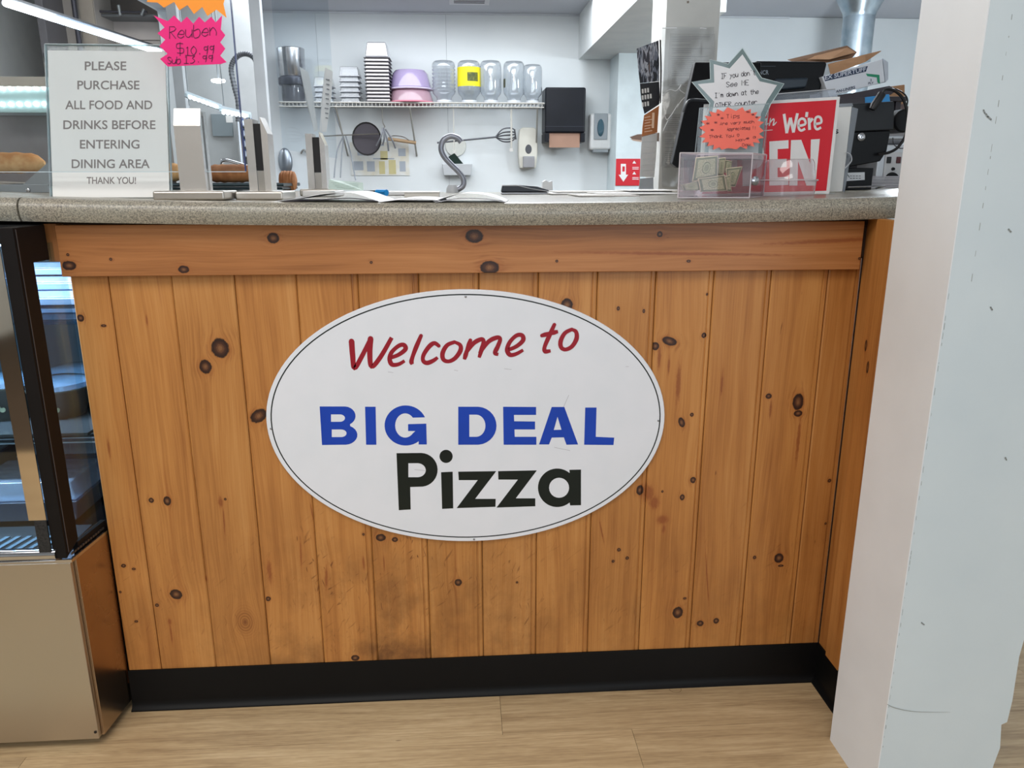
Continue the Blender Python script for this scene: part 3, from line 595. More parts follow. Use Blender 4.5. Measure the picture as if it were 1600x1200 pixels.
obj('back_panel', M().box(-1.9, -.87, .56, .57, ZG, 1.02), mat('case_back', (74, 84, 92), .5), case, smooth=False)
obj('light_tube', M().tube([(-1.85, .02, 1.0), (-.9, .02, 1.0)], .008, 10), mat('case_led', (220, 236, 255), .5, emit=(170, 205, 255), estr=16), case)
# shelves in the case
zs1 = atX(140, 690, GX-.05).z
shelf_w = mat('white_wire', (196, 210, 218), .4)
sw = M()
for i in range(14): sw.box(-1.5, -.87, .13+.03*i, .137+.03*i, zs1-.002, zs1+.001)
for i in range(6): sw.box(-.88-.12*i, -.872-.12*i, .12, .55, zs1-.004, zs1-.002)
zs2 = at(95, 668, .10).z
gl2 = M().box(-1.85, -.873, .06, .5, zs2-.006, zs2); obj('glass_shelf', gl2, mat('shelf_smoke', (58, 62, 66), .2), case, smooth=False)
zs3 = at(80, 500, .12).z
obj('glass_shelf', M().box(-1.85, -.873, .10, .5, zs3-.006, zs3), pane('shelf_glass', (200, 225, 235), 1.0), case, smooth=False)
obj('deck_grille', M().box(-1.85, -.872, -.10, .02, ZG+.001, ZG+.006), mat('grille_dark', (34, 44, 52), .4), case, smooth=False)
for i in range(9):
    x = -.925-.021*i; obj('grille_slot', M().prism([(x, -.095, ZG+.0065), (x+.009, -.095, ZG+.0065), (x+.024, -.03, ZG+.0065), (x+.015, -.03, ZG+.0065)], (0, 0, .002)), mat('grille_blue', (96, 120, 140), .4), case, smooth=False)
obj('vent_rack', sw, shelf_w, case, smooth=False)['kind'] = 'stuff'
trayb, clearc = mat('tray_black', (66, 80, 100), .25), pane('clear_lid', (225, 235, 245), 2.4, .12, .3, (190, 210, 240))
def tray(name, x0, x1, y0, y1, z, h, label, food=None, lid=True, grp=None, body=None):
    t = thing(name, ((x0+x1)/2, (y0+y1)/2, z), label, 'container', grp); d = .012
    def frus(za, zb, i0, i1): return M().add([(x0+i0, y0+i0, za), (x1-i0, y0+i0, za), (x1-i0, y1-i0, za), (x0+i0, y1-i0, za), (x0+i1, y0+i1, zb), (x1-i1, y0+i1, zb), (x1-i1, y1-i1, zb), (x0+i1, y1-i1, zb)], [(3, 2, 1, 0), (4, 5, 6, 7), (0, 1, 5, 4), (1, 2, 6, 5), (2, 3, 7, 6), (3, 0, 4, 7)])
    obj('tray', frus(z, z+h*.55, d, 0), body or trayb, t, bev=.003)
    if food: obj('food', frus(z+h*.55, z+h*.75, .008, .02), food, t, bev=.006)
    if lid: obj('lid', frus(z+h*.56, z+h, .001, d*1.3), clearc, t, bev=.004)
    return t
zd = ZG+.007
tray('lidded_tray', -1.13, -.90, .03, .2, zd, .085, 'black lidded food tray on the case floor beside the side glass')
tray('lidded_tray', -1.42, -1.15, .03, .22, zd, .085, 'black lidded food tray on the case floor by the front glass', None)
tray('food_tray', -1.45, -1.17, .25, .45, zd+.03, .09, 'lidded tray filled with white topped dessert behind the black trays', mat('cream_white', (240, 240, 235), .6))
tray('food_tray', -1.12, -.89, .22, .42, zd+.03, .09, 'black lidded tray at the case rear under the wire rack', None)
cupm = mat('takeaway_grey', (70, 70, 66), .35); spots = mat('spot_print', (168, 176, 150), .5)
def tub(px, py, Y, r, h, label, zb):
    p = at(px, py, Y); p.z = zb; t = thing('salad_bowl', p, label, 'bowl', 'patterned bowls on the case shelf')
    obj('bowl', M().lathe(p, [(r*.68, 0), (r, h), (r*1.03, h+.002), (r*1.03, h+.005)], 24), cupm, t); obj('lid', M().lathe(p, [(r*1.0, h+.006), (r*.98, h+.016), (r*.7, h+.022), (r*.3, h+.024)], 24), clearc, t)
    g = M()
    for i, (a, zz, q) in enumerate(((-1.9, .6, .007), (-1.75, .4, .008), (-1.6, .62, .006), (-1.62, .35, .006), (-1.45, .5, .007), (-1.3, .4, .006), (-2.05, .4, .006))):
        rr = r*(.68+.32*zz)+.0012; cx = p+Vector((rr*math.cos(a), rr*math.sin(a), h*zz)); nn = Vector((math.cos(a), math.sin(a), 0)); tt = Vector((-math.sin(a), math.cos(a), 0))
        g.v += [cx+(tt*math.cos(j*math.pi/5)+Vector((0, 0, 1))*math.sin(j*math.pi/5))*q for j in range(10)]; g.f.append(tuple(range(len(g.v)-10, len(g.v))))
    obj('printed_spots', g, spots, t, smooth=False); return t
tub(92, 600, .20, .065, .06, 'grey spotted takeaway bowl on the middle shelf by the side glass', zs2)
tub(10, 600, .20, .07, .07, 'grey spotted takeaway bowl seen through the front glass', zs2)
tub(120, 610, .36, .062, .05, 'grey spotted takeaway bowl behind the bowl by the side glass', zs2)
rr_ = random.Random(5)
for i, (px, py, w, h, c, lb) in enumerate(((86, 470, .15, .03, None, 'clear flat clamshell at the bottom of the upper stack in the case'), (80, 448, .14, .028, (170, 50, 60), 'clear clamshell holding red fruit in the upper stack'), (88, 425, .15, .026, None, 'clear clamshell topmost of the upper stack in the case'), (92, 490, .13, .02, (70, 60, 60), 'clear clamshell of dark food lowest on the glass shelf'))):
    y = .16+.01*i; p = at(px, py, y); z = {0: zs3+.022, 1: zs3+.053, 2: zs3+.083, 3: zs3+.001}[i]
    tray('clamshell', p.x-w*.6, p.x+w*.35, y, y+.13, z, h, lb, mat('food_%d' % i, c, .5) if c else None, True, None, mat('clamshell_base', (150, 170, 200), .25))
for i, (x, z) in enumerate(((-1.32, zs3+.001), (-1.30, zs3+.045), (-1.33, zs3+.09))):
    tray('clamshell', x, x+.2, .14, .3, z, .042, ['clear clamshell lowest behind the front glass of the case', 'clear clamshell in the middle of the stack behind the front glass', 'clear clamshell topmost of the stack behind the front glass'][i], mat('food_b%d' % i, ((150, 110, 80), (60, 54, 60), (190, 170, 150))[i], .5), True, None, mat('clamshell_base', (150, 170, 200), .25))
ORD = ['lowest', 'second', 'third', 'fourth', 'fifth', 'sixth', 'seventh', 'eighth', 'ninth', 'tenth', 'eleventh', 'twelfth', 'topmost']
cl = bpy.data.lights.new('case_led_light', 'AREA'); cl.shape = 'RECTANGLE'; cl.size = .9; cl.size_y = .05; cl.energy = 17; cl.color = (.72, .85, 1)
clo = bpy.data.objects.new('case_led_light', cl); clo.location = (-1.35, .05, .985); clo.rotation_euler = (math.radians(12), 0, 0); COL.objects.link(clo)
# ================================================================== GLASS GUARD AND ITS POSTS
YG = .03
zg = at(200, 268, YG).z; xg = at(383, 268, YG).x; zr = ct(-.7)
guard = thing('glass_guard', (-.95, YG, zr), 'tall clear glass guard pane standing over the counter behind the purchase notice', 'glass guard')
gg = pane('guard_glass', (249, 251, 252), 1.0)
obj('pane', M().box(-1.75, xg, YG, YG+.006, zg, 1.75), gg, guard, smooth=False)
ed = M().box(xg, xg+.0012, YG-.001, YG+.007, zg, 1.75); obj('polished_edge', ed, mat('glass_edge_blue', (62, 74, 122), .2), guard, smooth=False)
obj('polished_edge', M().box(-1.75, xg, YG, YG+.006, zg-.0012, zg), mat('glass_edge_pale', (198, 214, 222), .2), guard, smooth=False)
g2 = thing('glass_guard', (-.49, .7, zr), 'clear glass guard pane running back along the counter between two steel posts', 'glass guard')
XG2 = at(436, 200, .34).x
obj('pane', M().box(XG2, XG2+.006, .36, 1.12, zr+.10, 1.9), pane('guard_glass_side', (246, 249, 251), .15), g2, smooth=False)
br_p = brushed('brushed_post', (216, 213, 210), 2, .24); br_p.node_tree.nodes['Principled BSDF'].inputs['Metallic'].default_value = .78
def guard_post(fl, fr_, yb, pxt, lean, label, ang, w=.042, d=.05, top=173, base_w=.075, slot=True, base_px=None):
    p = atZ(*fl, zr)
    cx, cy = (p.x, p.y+.03) if fr_ == 0 else (at(fl[0], fl[1], fr_).x, fr_); cz = ct(cx)
    t = thing('guard_post', (cx, cy, cz), label, 'post', 'stainless posts of the glass guard'); R = Matrix.Rotation(ang, 3, 'Z'); c0 = Vector((cx, cy, cz))
    T = lambda v: c0+R @ Vector(v)
    def bx(x0, x1, y0, y1, z0, z1): return M().box(x0, x1, y0, y1, z0, z1, None)
    def place(mb): mb.v = [T(v) for v in mb.v]; return mb
    obj('base_plate', place(bx(-base_w, base_w, -.045, .045, 0, .0165)), br_x, t, bev=.004, seg=3)
    H = at(pxt, top, cy).z-cz
    def wedge(x0, x1, y0, y1, h, cut=.03): return M().add([(x0, y0, .017), (x1, y0, .017), (x1, y1, .017), (x0, y1, .017), (x0, y0, h-cut), (x1, y0, h-cut), (x1, y1, h), (x0, y1, h)], [(3, 2, 1, 0), (4, 5, 6, 7), (0, 1, 5, 4), (1, 2, 6, 5), (2, 3, 7, 6), (3, 0, 4, 7)])
    obj('upright', place(wedge(-w*.5, w*.5, -d*.5+.010, -d*.5+.022, H)), br_p, t, smooth=False)
    obj('upright', place(wedge(-w*.5, w*.5, d*.5-.016, d*.5, H-.004, -.0)), br_p, t, smooth=False)
    obj('rubber_slot', place(M().box(-w*.42, w*.43, -d*.5+.0225, d*.5-.0165, .035+.02, H-.012)), blackp, t, smooth=False)
    obj('slot_block', place(M().box(-w*.42, w*.43, -d*.5+.0225, d*.5-.0165, .011, .0545)), steel, t, smooth=False)
    return t
guard_post((308, 312), .033, 0, 305, 0, 'steel guard post with a flat bright face, beside the purchase notice', math.radians(0), w=.047, top=170, base_w=.064)
guard_post((411, 309), 0, 0, 412, 0, 'steel guard post with its black slot facing the customer', math.radians(90), w=.045, d=.052, top=184, base_w=.06)
guard_post((500, 303), 0, 0, 502, 0, 'small rear steel guard post holding two receipt slips', math.radians(90), w=.05, d=.055, top=207, base_w=.05)
def case_shear(o):
    for v in o.data.vertices:
        w = v.co+Vector(case.location)
        v.co.x += max(w.y+.12, 0)*.095
for o in list(COL.objects):
    if o.parent == case and o.name.split('.')[0] in ('base_side', 'side_glass', 'side_gasket', 'vent_strip', 'corner_post', 'post_highlight', 'side_sill'): case_shear(o)
# tape-on price bursts hanging on the glass
def burst(px, YP, spikes, col, name): return polyfill(name, [[at(x, y, YP) for x, y in spikes]], NY, col, None, 0)
YT = YG-.0022
pinkm, orng = mat('neon_pink_card', (238, 34, 128), .6, noise=(232, 30, 122)), mat('neon_orange_card', (255, 158, 52), .6, noise=(252, 150, 46))
pk = thing('price_burst', at(298, 62, YT), 'neon pink starburst price card handwritten Reuben taped on the glass', 'price card')
PK = [(240,24),(262,33),(272,24),(283,35),(292,26),(302,37),(311,26),(320,35),(330,26),(337,35),(347,24),(345,46),(352,55),(344,66),(352,76),(344,87),(354,97),(345,100),(262,104),(250,92),(262,84),(249,72),(258,62),(246,52),(257,43)]
o_ = polyfill('card', [[at(x, y, YT) for x, y in PK]], NY, pinkm, pk, 0); o_.modifiers.new('s', 'SOLIDIFY').thickness = .0006
inkp = mat('marker_dark', (70, 10, 60), .6)
fmP = frame_map([at(250, 30, YT-.0008), at(348, 30, YT-.0008), at(348, 102, YT-.0008), at(250, 102, YT-.0008)])
scrawl('handwriting', [('Reuben', .15, .58, .92, .66, .26), ('$', .27, .27, .39, .27, .2), ('10.99', .40, .22, .88, .26, .19), ('Sub', .12, .03, .34, .04, .15), ('13.99', .38, .04, .86, .09, .16)], fmP, inkp, pk, .0011, NY, .02)
og = thing('price_burst', at(295, 5, YT-.003), 'neon orange starburst price card above the pink one on the glass', 'price card')
OR = [(236,-40),(352,-40),(352,-4),(349,6),(354,28),(338,15),(324,25),(316,11),(303,22),(293,8),(280,16),(272,3),(256,12),(246,4),(229,3),(238,-12)]
o_ = polyfill('card', [[at(x, y, YT-.003) for x, y in OR]], NY, orng, og, 0); o_.modifiers.new('s', 'SOLIDIFY').thickness = .0006
# ================================================================== ACRYLIC NOTICE
YN = .05
acry = pane('acrylic', (247, 250, 250), 1.1, .03, .02)
edge_m = pane('acrylic_edge', (190, 208, 210), 1.5, .05, .45, (206, 218, 222))
paper = mat('white_paper', (232, 231, 228), .7, noise=(227, 226, 224)); print_g = mat('print_grey', (132, 124, 122), .7)
LA = math.radians(13); nbz = ct(-.75)+.0006; NP = Vector((0, YN, nbz)); NN = Vector((0, -math.cos(LA), math.sin(LA))); NU = Vector((0, math.sin(LA), math.cos(LA)))
oN = lambda x, y, d=0: onP(x, y, NP+NN*d, NN)
lx0, lx1 = oN(79, 306).x, oN(267, 306).x; hN = (oN(150, 70)-NP).dot(NU); hp = (oN(150, 79)-NP).dot(NU); hf = (oN(150, 268)-NP).dot(NU)
notice = thing('notice_holder', ((lx0+lx1)/2, YN, nbz), 'clear upright acrylic holder with a white notice about purchasing food before dining', 'sign')
def slab(x0, x1, u0, u1, d0, d1): return M().add([Vector((x, 0, 0))+NP+NU*u_q+NN*d for d in (d0, d1) for x, u_q in ((x0, u0), (x1, u0), (x1, u1), (x0, u1))], [(3, 2, 1, 0), (4, 5, 6, 7), (0, 1, 5, 4), (1, 2, 6, 5), (2, 3, 7, 6), (3, 0, 4, 7)])
obj('back_sheet', slab(lx0, lx1, 0, hN, -.006, -.0035), acry, notice, smooth=False)
obj('foot', M().box(lx0, lx1, YN+.008, YN+.13, nbz, nbz+.003), acry, notice, smooth=False)
obj('rim', slab(lx0, lx1, hN, hN+.0015, -.006, .0005), edge_m, notice, smooth=False)
obj('rim', slab(lx0-.0015, lx0, 0, hN, -.006, .0005), edge_m, notice, smooth=False); obj('rim', slab(lx1, lx1+.0015, 0, hN, -.006, .0005), edge_m, notice, smooth=False)
obj('paper_sheet', slab(lx0+.0035, lx1-.003, .0005, hp, -.0034, -.001), paper, notice, smooth=False)
for s_, x, y, w, h in (('PLEASE', 165, 103, 65, 14), ('PURCHASE', 169.5, 133, 97, 14), ('ALL FOOD AND', 170, 164, 136, 14), ('DRINKS BEFORE', 171, 195, 144, 14), ('ENTERING', 171.5, 225.5, 93, 14), ('DINING AREA', 173, 256, 122, 14), ('THANK YOU!', 174, 282, 77, 11)):
    text('lettering', s_, [oN(x-w/2, y-h/2, -.001), oN(x+w/2, y-h/2, -.001), oN(x+w/2, y+h/2, -.001), oN(x-w/2, y+h/2, -.001)], print_g, notice, .014, lift=.0002)
# ================================================================== FOOD CASE BEHIND THE GLASS: rail, bread, light bars
dgrey = mat('grey_metal', (150, 156, 160), .4, .6)
rail = thing('guard_rail', (-1.1, .28, ct(-1.1)), 'grey metal rail with a bracket and screw at the foot of the glass', 'rail')
zr0 = ct(-1.0); z1 = at(30, 288, .26).z
obj('channel', M().box(-1.7, at(76, 295, .26).x, .26, .272, zr0, z1), dgrey, rail, bev=.001)
obj('bracket', M().prism([at(35, 289, .262), at(77, 289, .262), at(77, 252, .262)], (0, .004, 0)), dgrey, rail, smooth=False)
c = at(44, 297, .2595); obj('screw', M().lathe(c, [(.005, 0), (.004, .002), (.0015, .003)], 10, rotx(math.pi/2)), chrome, rail)
bread_m = mat('bread_crust', (196, 136, 78), .8, noise=(226, 186, 132), nscale=26, bump=.5, bscale=90)
bread_d = mat('bread_dark', (150, 96, 58), .8, noise=(186, 128, 82), nscale=30, bump=.5, bscale=90)
traym = mat('dark_tray', (48, 62, 68), .35, .6)
def loaf(px0, px1, py, Y, r, m, label):
    a, b = at(px0, py, Y), at(px1, py, Y); zb = ct(a.x)+.0205 if px0 < 430 else ct(a.x)+.001; n = 14; pts = []; rs = []
    for i in range(n+1):
        t = i/n; pts.append(a.lerp(b, t)); pts[-1].z = zb+r; rs.append(r*max(.18, (1-abs(2*t-1)**5)**.5)*(1+.05*math.sin(i*2.7)))
    o = obj('bread_loaf', M().tube(pts, rs, 12), m); return recenter(tag(o, label, 'bread', 'bread loaves behind the glass'), ((a.x+b.x)/2, Y, zb))
tr = thing('bread_tray', (-.9, .95, ct(-.9)), 'long dark low tray holding the bread loaves behind the glass', 'tray')
obj('pan', M().box(-1.75, -.62, .86, 1.08, ct(-.9), ct(-.9)+.008), traym, tr, bev=.003)
obj('rim', M().tube([(-1.75, .855, ct(-.9)+.014), (-.615, .855, ct(-.9)+.014), (-.615, 1.085, ct(-.9)+.014), (-1.75, 1.085, ct(-.9)+.014)], .005, 8, True), traym, tr)
loaf(-70, 72, 267, .95, .030, bread_m, 'golden bread loaf seen through the bare glass beyond the notice')
loaf(236, 291, 288, .93, .026, bread_m, 'end of a golden bread loaf peeking between notice and steel post')
loaf(322, 402, 286, .95, .027, bread_d, 'brown bread loaf between the two larger steel posts')
loaf(436, 464, 282, 1.0, .030, bread_d, 'short dark bread piece behind the slotted steel post')
led_m = mat('led_dot', (255, 255, 255), .5, emit=(235, 248, 255), estr=14); teal = mat('teal_housing', (160, 186, 184), .4); beige = mat('beige_housing', (206, 198, 186), .5)
def led_bar(px0, px1, py0, py1, Y, rows, n, label, housing):
    a, b = at(px0, py0, Y), at(px1, py0, Y); zb_ = at(px0, py1, Y).z
    t = thing('light_bar', ((a.x+b.x)/2, Y, a.z), label, 'light', 'lit bars in the food cabinet')
    if housing:
        obj('housing', M().box(a.x, b.x, Y, Y+.05, a.z, a.z+.03), beige, t, bev=.002); obj('diffuser', M().box(a.x, b.x, Y+.012, Y+.03, zb_, a.z-.0005), teal, t, smooth=False)
    for py in rows:
        for i in range(n):
            p = at(px0+(px1-px0)*(i+.5)/n, py[0]+(py[1]-py[0])*i/n, Y+.006); obj('led', M().lathe(p, [(.0015, -.006), (.0055, -.003), (.0065, 0), (.0055, .003), (.0015, .006)], 10, rotx(math.pi/2)), led_m, t)
    return t
led_bar(-30, 75, 135, 175, 1.2, [((138), (137)), ((163), (162))], 8, 'long cabinet light bar with two rows of bright dots beside the notice', True)
b2 = led_bar(294, 340, 152, 170, 1.5, [((152), (168))], 7, 'short slanting reflection of cabinet lights, built as glowing dots above the first steel post', False)  # LED reflection in the glass, built as glowing dots
obj('carrier', M().tube([at(290, 147, 1.52), at(345, 168, 1.52)], .012, 6), mat('carrier_grey', (200, 214, 222), .4), b2)
b3 = led_bar(346, 386, 172, 178, 1.5, [((176), (182))], 6, 'short reflection of cabinet lights, built as glowing dots behind the blue glass edge', False)  # lower run of the LED reflection, also glowing dots
obj('carrier', M().tube([at(344, 170, 1.52), at(392, 181, 1.52)], .012, 6), mat('carrier_grey', (200, 214, 222), .4), b3)
for px in (296, 350): bb = b2 if px < 340 else b3; q = at(px, 165, 1.54); obj('hanger', M().tube([q, (q.x, q.y, ZC)], .0025, 6), dgrey, bb)
stl = thing('steel_partition', (-1.6, 1.35, .9), 'dull grey steel back panel of the bread cabinet', 'panel')
obj('sheet', M().box(-2.3, at(250, 200, 1.35).x, 1.35, 1.36, .9, at(40, 178, 1.35).z), mat('dull_steel', (150, 148, 150), .5, .1, noise=(138, 134, 136), nscale=9), stl, smooth=False)
obj('lip', M().box(-2.3, at(250, 200, 1.35).x, 1.34, 1.349, at(40, 178, 1.35).z-.006, at(40, 176, 1.35).z), dgrey, stl, smooth=False)
# hood, pipes and glowing tubes for a strip-light reflection in the far left bay
hd = thing('range_hood', at(30, 120, 4.6), 'dark grey range hood with a black ledge in the far kitchen bay', 'range hood')
zc_ = ZB_-.002
obj('hood_body', M().box(-3.0, at(62, 60, 4.6).x, 4.6, 5.0, at(30, 90, 4.6).z, zc_), mat('hood_dark', (104, 102, 106), .45, .1, noise=(84, 82, 86), nscale=3), hd, bev=.004)
obj('ledge', M().box(-3.0, at(70, 85, 4.55).x, 4.52, 5.0, at(30, 98, 4.52).z, at(30, 82, 4.52).z), mat('hood_black', (44, 44, 48), .4), hd, bev=.004)
obj('skirt', M().box(-3.0, at(72, 100, 4.6).x, 4.62, 5.0, .9, at(30, 99, 4.52).z), mat('hood_skirt', (74, 72, 76), .5), hd, smooth=False)
pn = thing('wall_cabinet', at(90, 100, 4.9), 'flat taupe wall cabinet beside the range hood', 'cabinet')
obj('body', M().box(at(62, 60, 4.9).x, at(154, 60, 4.9).x, 4.9, 5.2, 1.2, zc_), mat('taupe', (170, 164, 158), .5, noise=(158, 152, 146), nscale=3), pn, bev=.003)
obj('door', M().box(at(131, 60, 4.9).x, at(153, 60, 4.9).x, 4.885, 4.8995, 1.22, zc_-.03), mat('taupe_door', (170, 160, 148), .5), pn, bev=.002)
pp = recenter(tag(obj('vent_pipe', M().tube([(at(123, 60, 4.8).x, 4.8, 1.2), (at(123, 60, 4.8).x, 4.8, zc_)], .018, 12), mat('pipe_dark', (70, 70, 80), .4, .5)), 'thin dark vertical pipe in front of the taupe cabinet', 'pipe'), (at(123, 60, 4.8).x, 4.8, 1.2))
sh = thing('high_shelf', at(210, 20, 5.0), 'high dark shelf with steel brackets in the far bay', 'shelf')
obj('board', M().box(at(150, 10, 5.0).x, at(253, 10, 5.0).x, 5.0, 5.3, at(200, 26, 5.0).z, at(200, 22, 5.0).z), mat('shelf_dark', (90, 94, 98), .5), sh, smooth=False)
obj('rail', M().tube([at(156, 18, 4.98), at(230, 19, 4.98)], .009, 8), mat('pipe_dark', (70, 70, 80), .4, .5), sh)
obj('bracket', M().tube([at(185, 8, 4.98), at(188, 24, 4.98)], .012, 8), dgrey, sh); obj('bracket', M().tube([at(225, 14, 4.98), at(221, 24, 4.98)], .012, 8), dgrey, sh)
bx_ = thing('wall_unit', at(210, 60, 5.2), 'broad pinkish grey wall unit under the high shelf', 'cabinet')
obj('body', M().box(at(155, 60, 5.2).x, at(254, 60, 5.2).x, 5.2, 5.5, at(200, 62, 5.2).z, at(200, 27, 5.2).z), mat('pink_grey', (190, 182, 178), .5), bx_, bev=.004)
obj('base', M().box(at(170, 60, 5.2).x, at(254, 60, 5.2).x, 5.21, 5.5, 1.2, at(200, 63, 5.2).z), mat('taupe', (152, 146, 142), .5), bx_, smooth=False)
refl_m = mat('lamp_reflection', (255, 255, 255), .5, emit=(248, 250, 255), estr=11)
refl_blue = mat('lamp_reflection_blue', (255, 255, 255), .5, emit=(206, 230, 255), estr=9)
LZ = 2.05; A, B = atZ(6, 4, LZ), atZ(262, 86, LZ)
lt = thing('strip_reflection', A.lerp(B, .5), 'long strip-light reflection, built as glowing tubes running diagonally under the far bay ceiling', 'lamp reflection')  # ceiling tube mirrored in the guard glass, built as emissive tubes behind it
cuts = [0, .25, .5, .76, 1]
for i in range(4): obj('tube', M().tube([A.lerp(B, cuts[i]+.006), A.lerp(B, cuts[i+1]-.006)], .019, 10), refl_blue if i == 1 else refl_m, lt)
obj('channel', M().tube([A+Vector((0, 0, .032)), B+Vector((0, 0, .032))], .014, 6), mat('channel_grey', (120, 124, 130), .5), lt)
for t_ in (.05, .95): p = A.lerp(B, t_); obj('hanger', M().tube([p+Vector((0, 0, .03)), (p.x, p.y, ZB_)], .003, 6), dgrey, lt)
# upright white frames seen through the glass
for i, (x0, x1, Y, yt) in enumerate(((396, 413, 2.8, 0), (268, 284, 2.4, 0))):
    a, b = at(x0, 100, Y), at(x1, 100, Y); struct(obj('trim_%d' % (i+2), M().box(a.x, b.x, Y, Y+.05, 0, ZC-.001), mat('frame_white', (184, 188, 192), .5), bev=.002))
a, b = at(284, 100, 3.622), at(397, 100, 3.622)
struct(obj('wall_partition', M().box(a.x, b.x, 3.622, 3.68, 0, ZC-.001), mat('partition_paint', (180, 184, 186), .45), smooth=False))
pt = thing('prep_table', (-1.2, 2.9, 0), 'steel prep table hidden low behind the counter, under the spray hose', 'table')
obj('table_top', M().box(-2.0, -.75, 2.4, 3.3, .92, .95), steel, pt, bev=.003)
for x in (-1.95, -.8):
    for y in (2.45, 3.25): obj('leg', M().tube([(x, y, 0), (x, y, .919)], .02, 10), steel, pt)
# spray hose, spout, glowing lamp reflection, dark panel behind the glass
hose = thing('spray_hose', at(366, 190, 2.9), 'looped grey flexible spray hose hanging behind the glass', 'hose')
HP = [at(x, y, 2.9) for x, y in ((372, 190), (372, 160), (366, 135), (361, 108), (367, 92), (380, 84), (394, 88), (404, 104), (410, 128), (414, 150))]
obj('flex_tube', M().tube(spline(HP, 6), .012, 10), mat('hose_grey', (138, 142, 148), .4, .4), hose)
rg_ = M()
for i, p in enumerate(spline(HP, 5)[:-1]): rg_.tube([p, p+(spline(HP, 5)[i+1]-p)*.4], .0145, 8)
obj('coils', rg_, mat('coil_grey', (104, 108, 116), .4, .5), hose)['kind'] = 'stuff'
obj('riser', M().tube([at(372, 190, 2.9), (at(372, 190, 2.9).x, 2.9, .95)], .012, 8), chrome, hose)
sp_ = thing('faucet', at(395, 290, 2.6), 'thin chrome swing spout faucet beside the looped hose', 'faucet')
obj('spout', M().tube(spline([at(x, y, 2.6) for x, y in ((345, 262), (346, 254), (353, 251), (372, 256), (395, 264))], 5), .011, 10), chrome, sp_)
obj('body', M().tube([at(396, 262, 2.6), (at(396, 262, 2.6).x, 2.6, .95)], .02, 10), chrome, sp_)
dl = thing('ceiling_lamp_reflection', at(341, 118, 3.4), 'small oval ceiling-lamp reflection, built as a glowing lens on a stem near the looped hose', 'lamp reflection')  # ceiling lamp's reflection, built as an emissive lens with an added stem
obj('lens', M().lathe(at(341, 126, 3.4), [(.01, -.014), (.036, -.008), (.04, 0), (.036, .006), (.01, .01)], 20), refl_m, dl); obj('stem', M().tube([at(341, 123, 3.4), (at(341, 120, 3.4).x, 3.4, ZC)], .005, 8), dgrey, dl)
dp = thing('dark_panel', at(347, 212, 3.6), 'small dark grey notice board with a pale tag, above the faucet', 'board')
a, b = at(329, 178, 3.6), at(364, 213, 3.6); obj('face', M().box(a.x, b.x, 3.6, 3.62, b.z, a.z), mat('slate', (126, 138, 144), .5), dp, bev=.002); obj('tag', M().box(a.x+.09, a.x+.13, 3.597, 3.5995, a.z-.05, a.z-.01), paper, dp, smooth=False)
rk = thing('bottle_rack', at(384, 290, 3.3), 'narrow rack with blue capped bottles behind the slotted post', 'rack')
for i in range(4):
    z = at(384, 196+i*16, 3.5).z; obj('shelf', M().box(at(374, 190, 3.5).x, at(398, 190, 3.5).x, 3.5, 3.62, z-.006, z), dgrey, rk, smooth=False)
obj('side', M().box(at(373, 190, 3.5).x-.004, at(373, 190, 3.5).x, 3.5, 3.62, 0, at(384, 178, 3.3).z), dgrey, rk, smooth=False)
for i in range(4):
    z = at(384, 196+i*16, 3.5).z
    for j in range(3):
        x = at(378+j*7, 190, 3.53).x; t = thing('small_bottle', (x, 3.54, z), '%s bottle on the %s shelf of the narrow rack' % (('pale blue', 'deeper blue', 'grey')[j], ('uppermost', 'second', 'third', 'lowest')[i]), 'bottle', 'small bottles on the narrow rack')
        obj('bottle', M().lathe((x, 3.54, z), [(.011, 0), (.012, .02), (.006, .032)], 10), mat('bottle_%d' % (j), ((190, 200, 220), (150, 170, 210), (210, 205, 210))[j], .4), t); obj('cap', M().lathe((x, 3.54, z+.032), [(.007, 0), (.007, .01)], 10), mat('cap_blue', (60, 90, 160), .4), t)
# ================================================================== WALL SHELF AND WHAT STANDS ON IT
YF = 3.88; zS = at(640, 159, YF).z; xa, xb = at(436, 159, YF).x, at(850, 159, YF).x
wire = mat('shelf_wire', (176, 174, 168), .4, .3)
ws_ = thing('wire_shelf', ((xa+xb)/2, 4.0, zS), 'long wall-mounted wire shelf holding pans, bowls and upturned jars', 'shelf')
obj('front_rail', M().tube([(xa, YF, zS-.006), (xb, YF, zS-.006)], .005, 8), wire, ws_); obj('front_rail', M().tube([(xa, YF, zS-.032), (xb, YF, zS-.032)], .004, 8), wire, ws_)
obj('rear_rail', M().tube([(xa, YB-.01, zS-.006), (xb, YB-.01, zS-.006)], .005, 8), wire, ws_); obj('end_rail', M().tube([(xa, YF, zS-.006), (xa, YB-.01, zS-.006)], .005, 8), wire, ws_); obj('end_rail', M().tube([(xb, YF, zS-.006), (xb, YB-.01, zS-.006)], .005, 8), wire, ws_)
ww = M(); nW = int((xb-xa)/.025)
for i in range(nW): x = xa+.0125+(xb-xa)*i/nW; ww.tube([(x, YF-.001, zS-.032), (x, YF, zS-.003), (x, YB-.01, zS-.003)], .0022, 4)
obj('deck_wires', ww, wire, ws_)['kind'] = 'stuff'
for px in (524, 640, 880-40): x = at(px, 165, YF).x; obj('brace', M().tube([(x, YF, zS-.03), (x+.02, YB-.005, zS-.33)], .006, 8), wire, ws_)
def on_shelf(px, Y=4.02): p = at(px, 150, Y); p.z = zS; return p
PXS = lambda n_, Y=4.02: n_*(Y+CD)/FPX*1.01
st1 = mat('pot_steel', (190, 190, 194), .22, 1); st2 = mat('pan_steel', (176, 172, 172), .28, 1)
p = on_shelf(459); t = thing('steel_pitcher', p, 'tall steel container with a dark band on the shelf end near the post', 'pitcher')
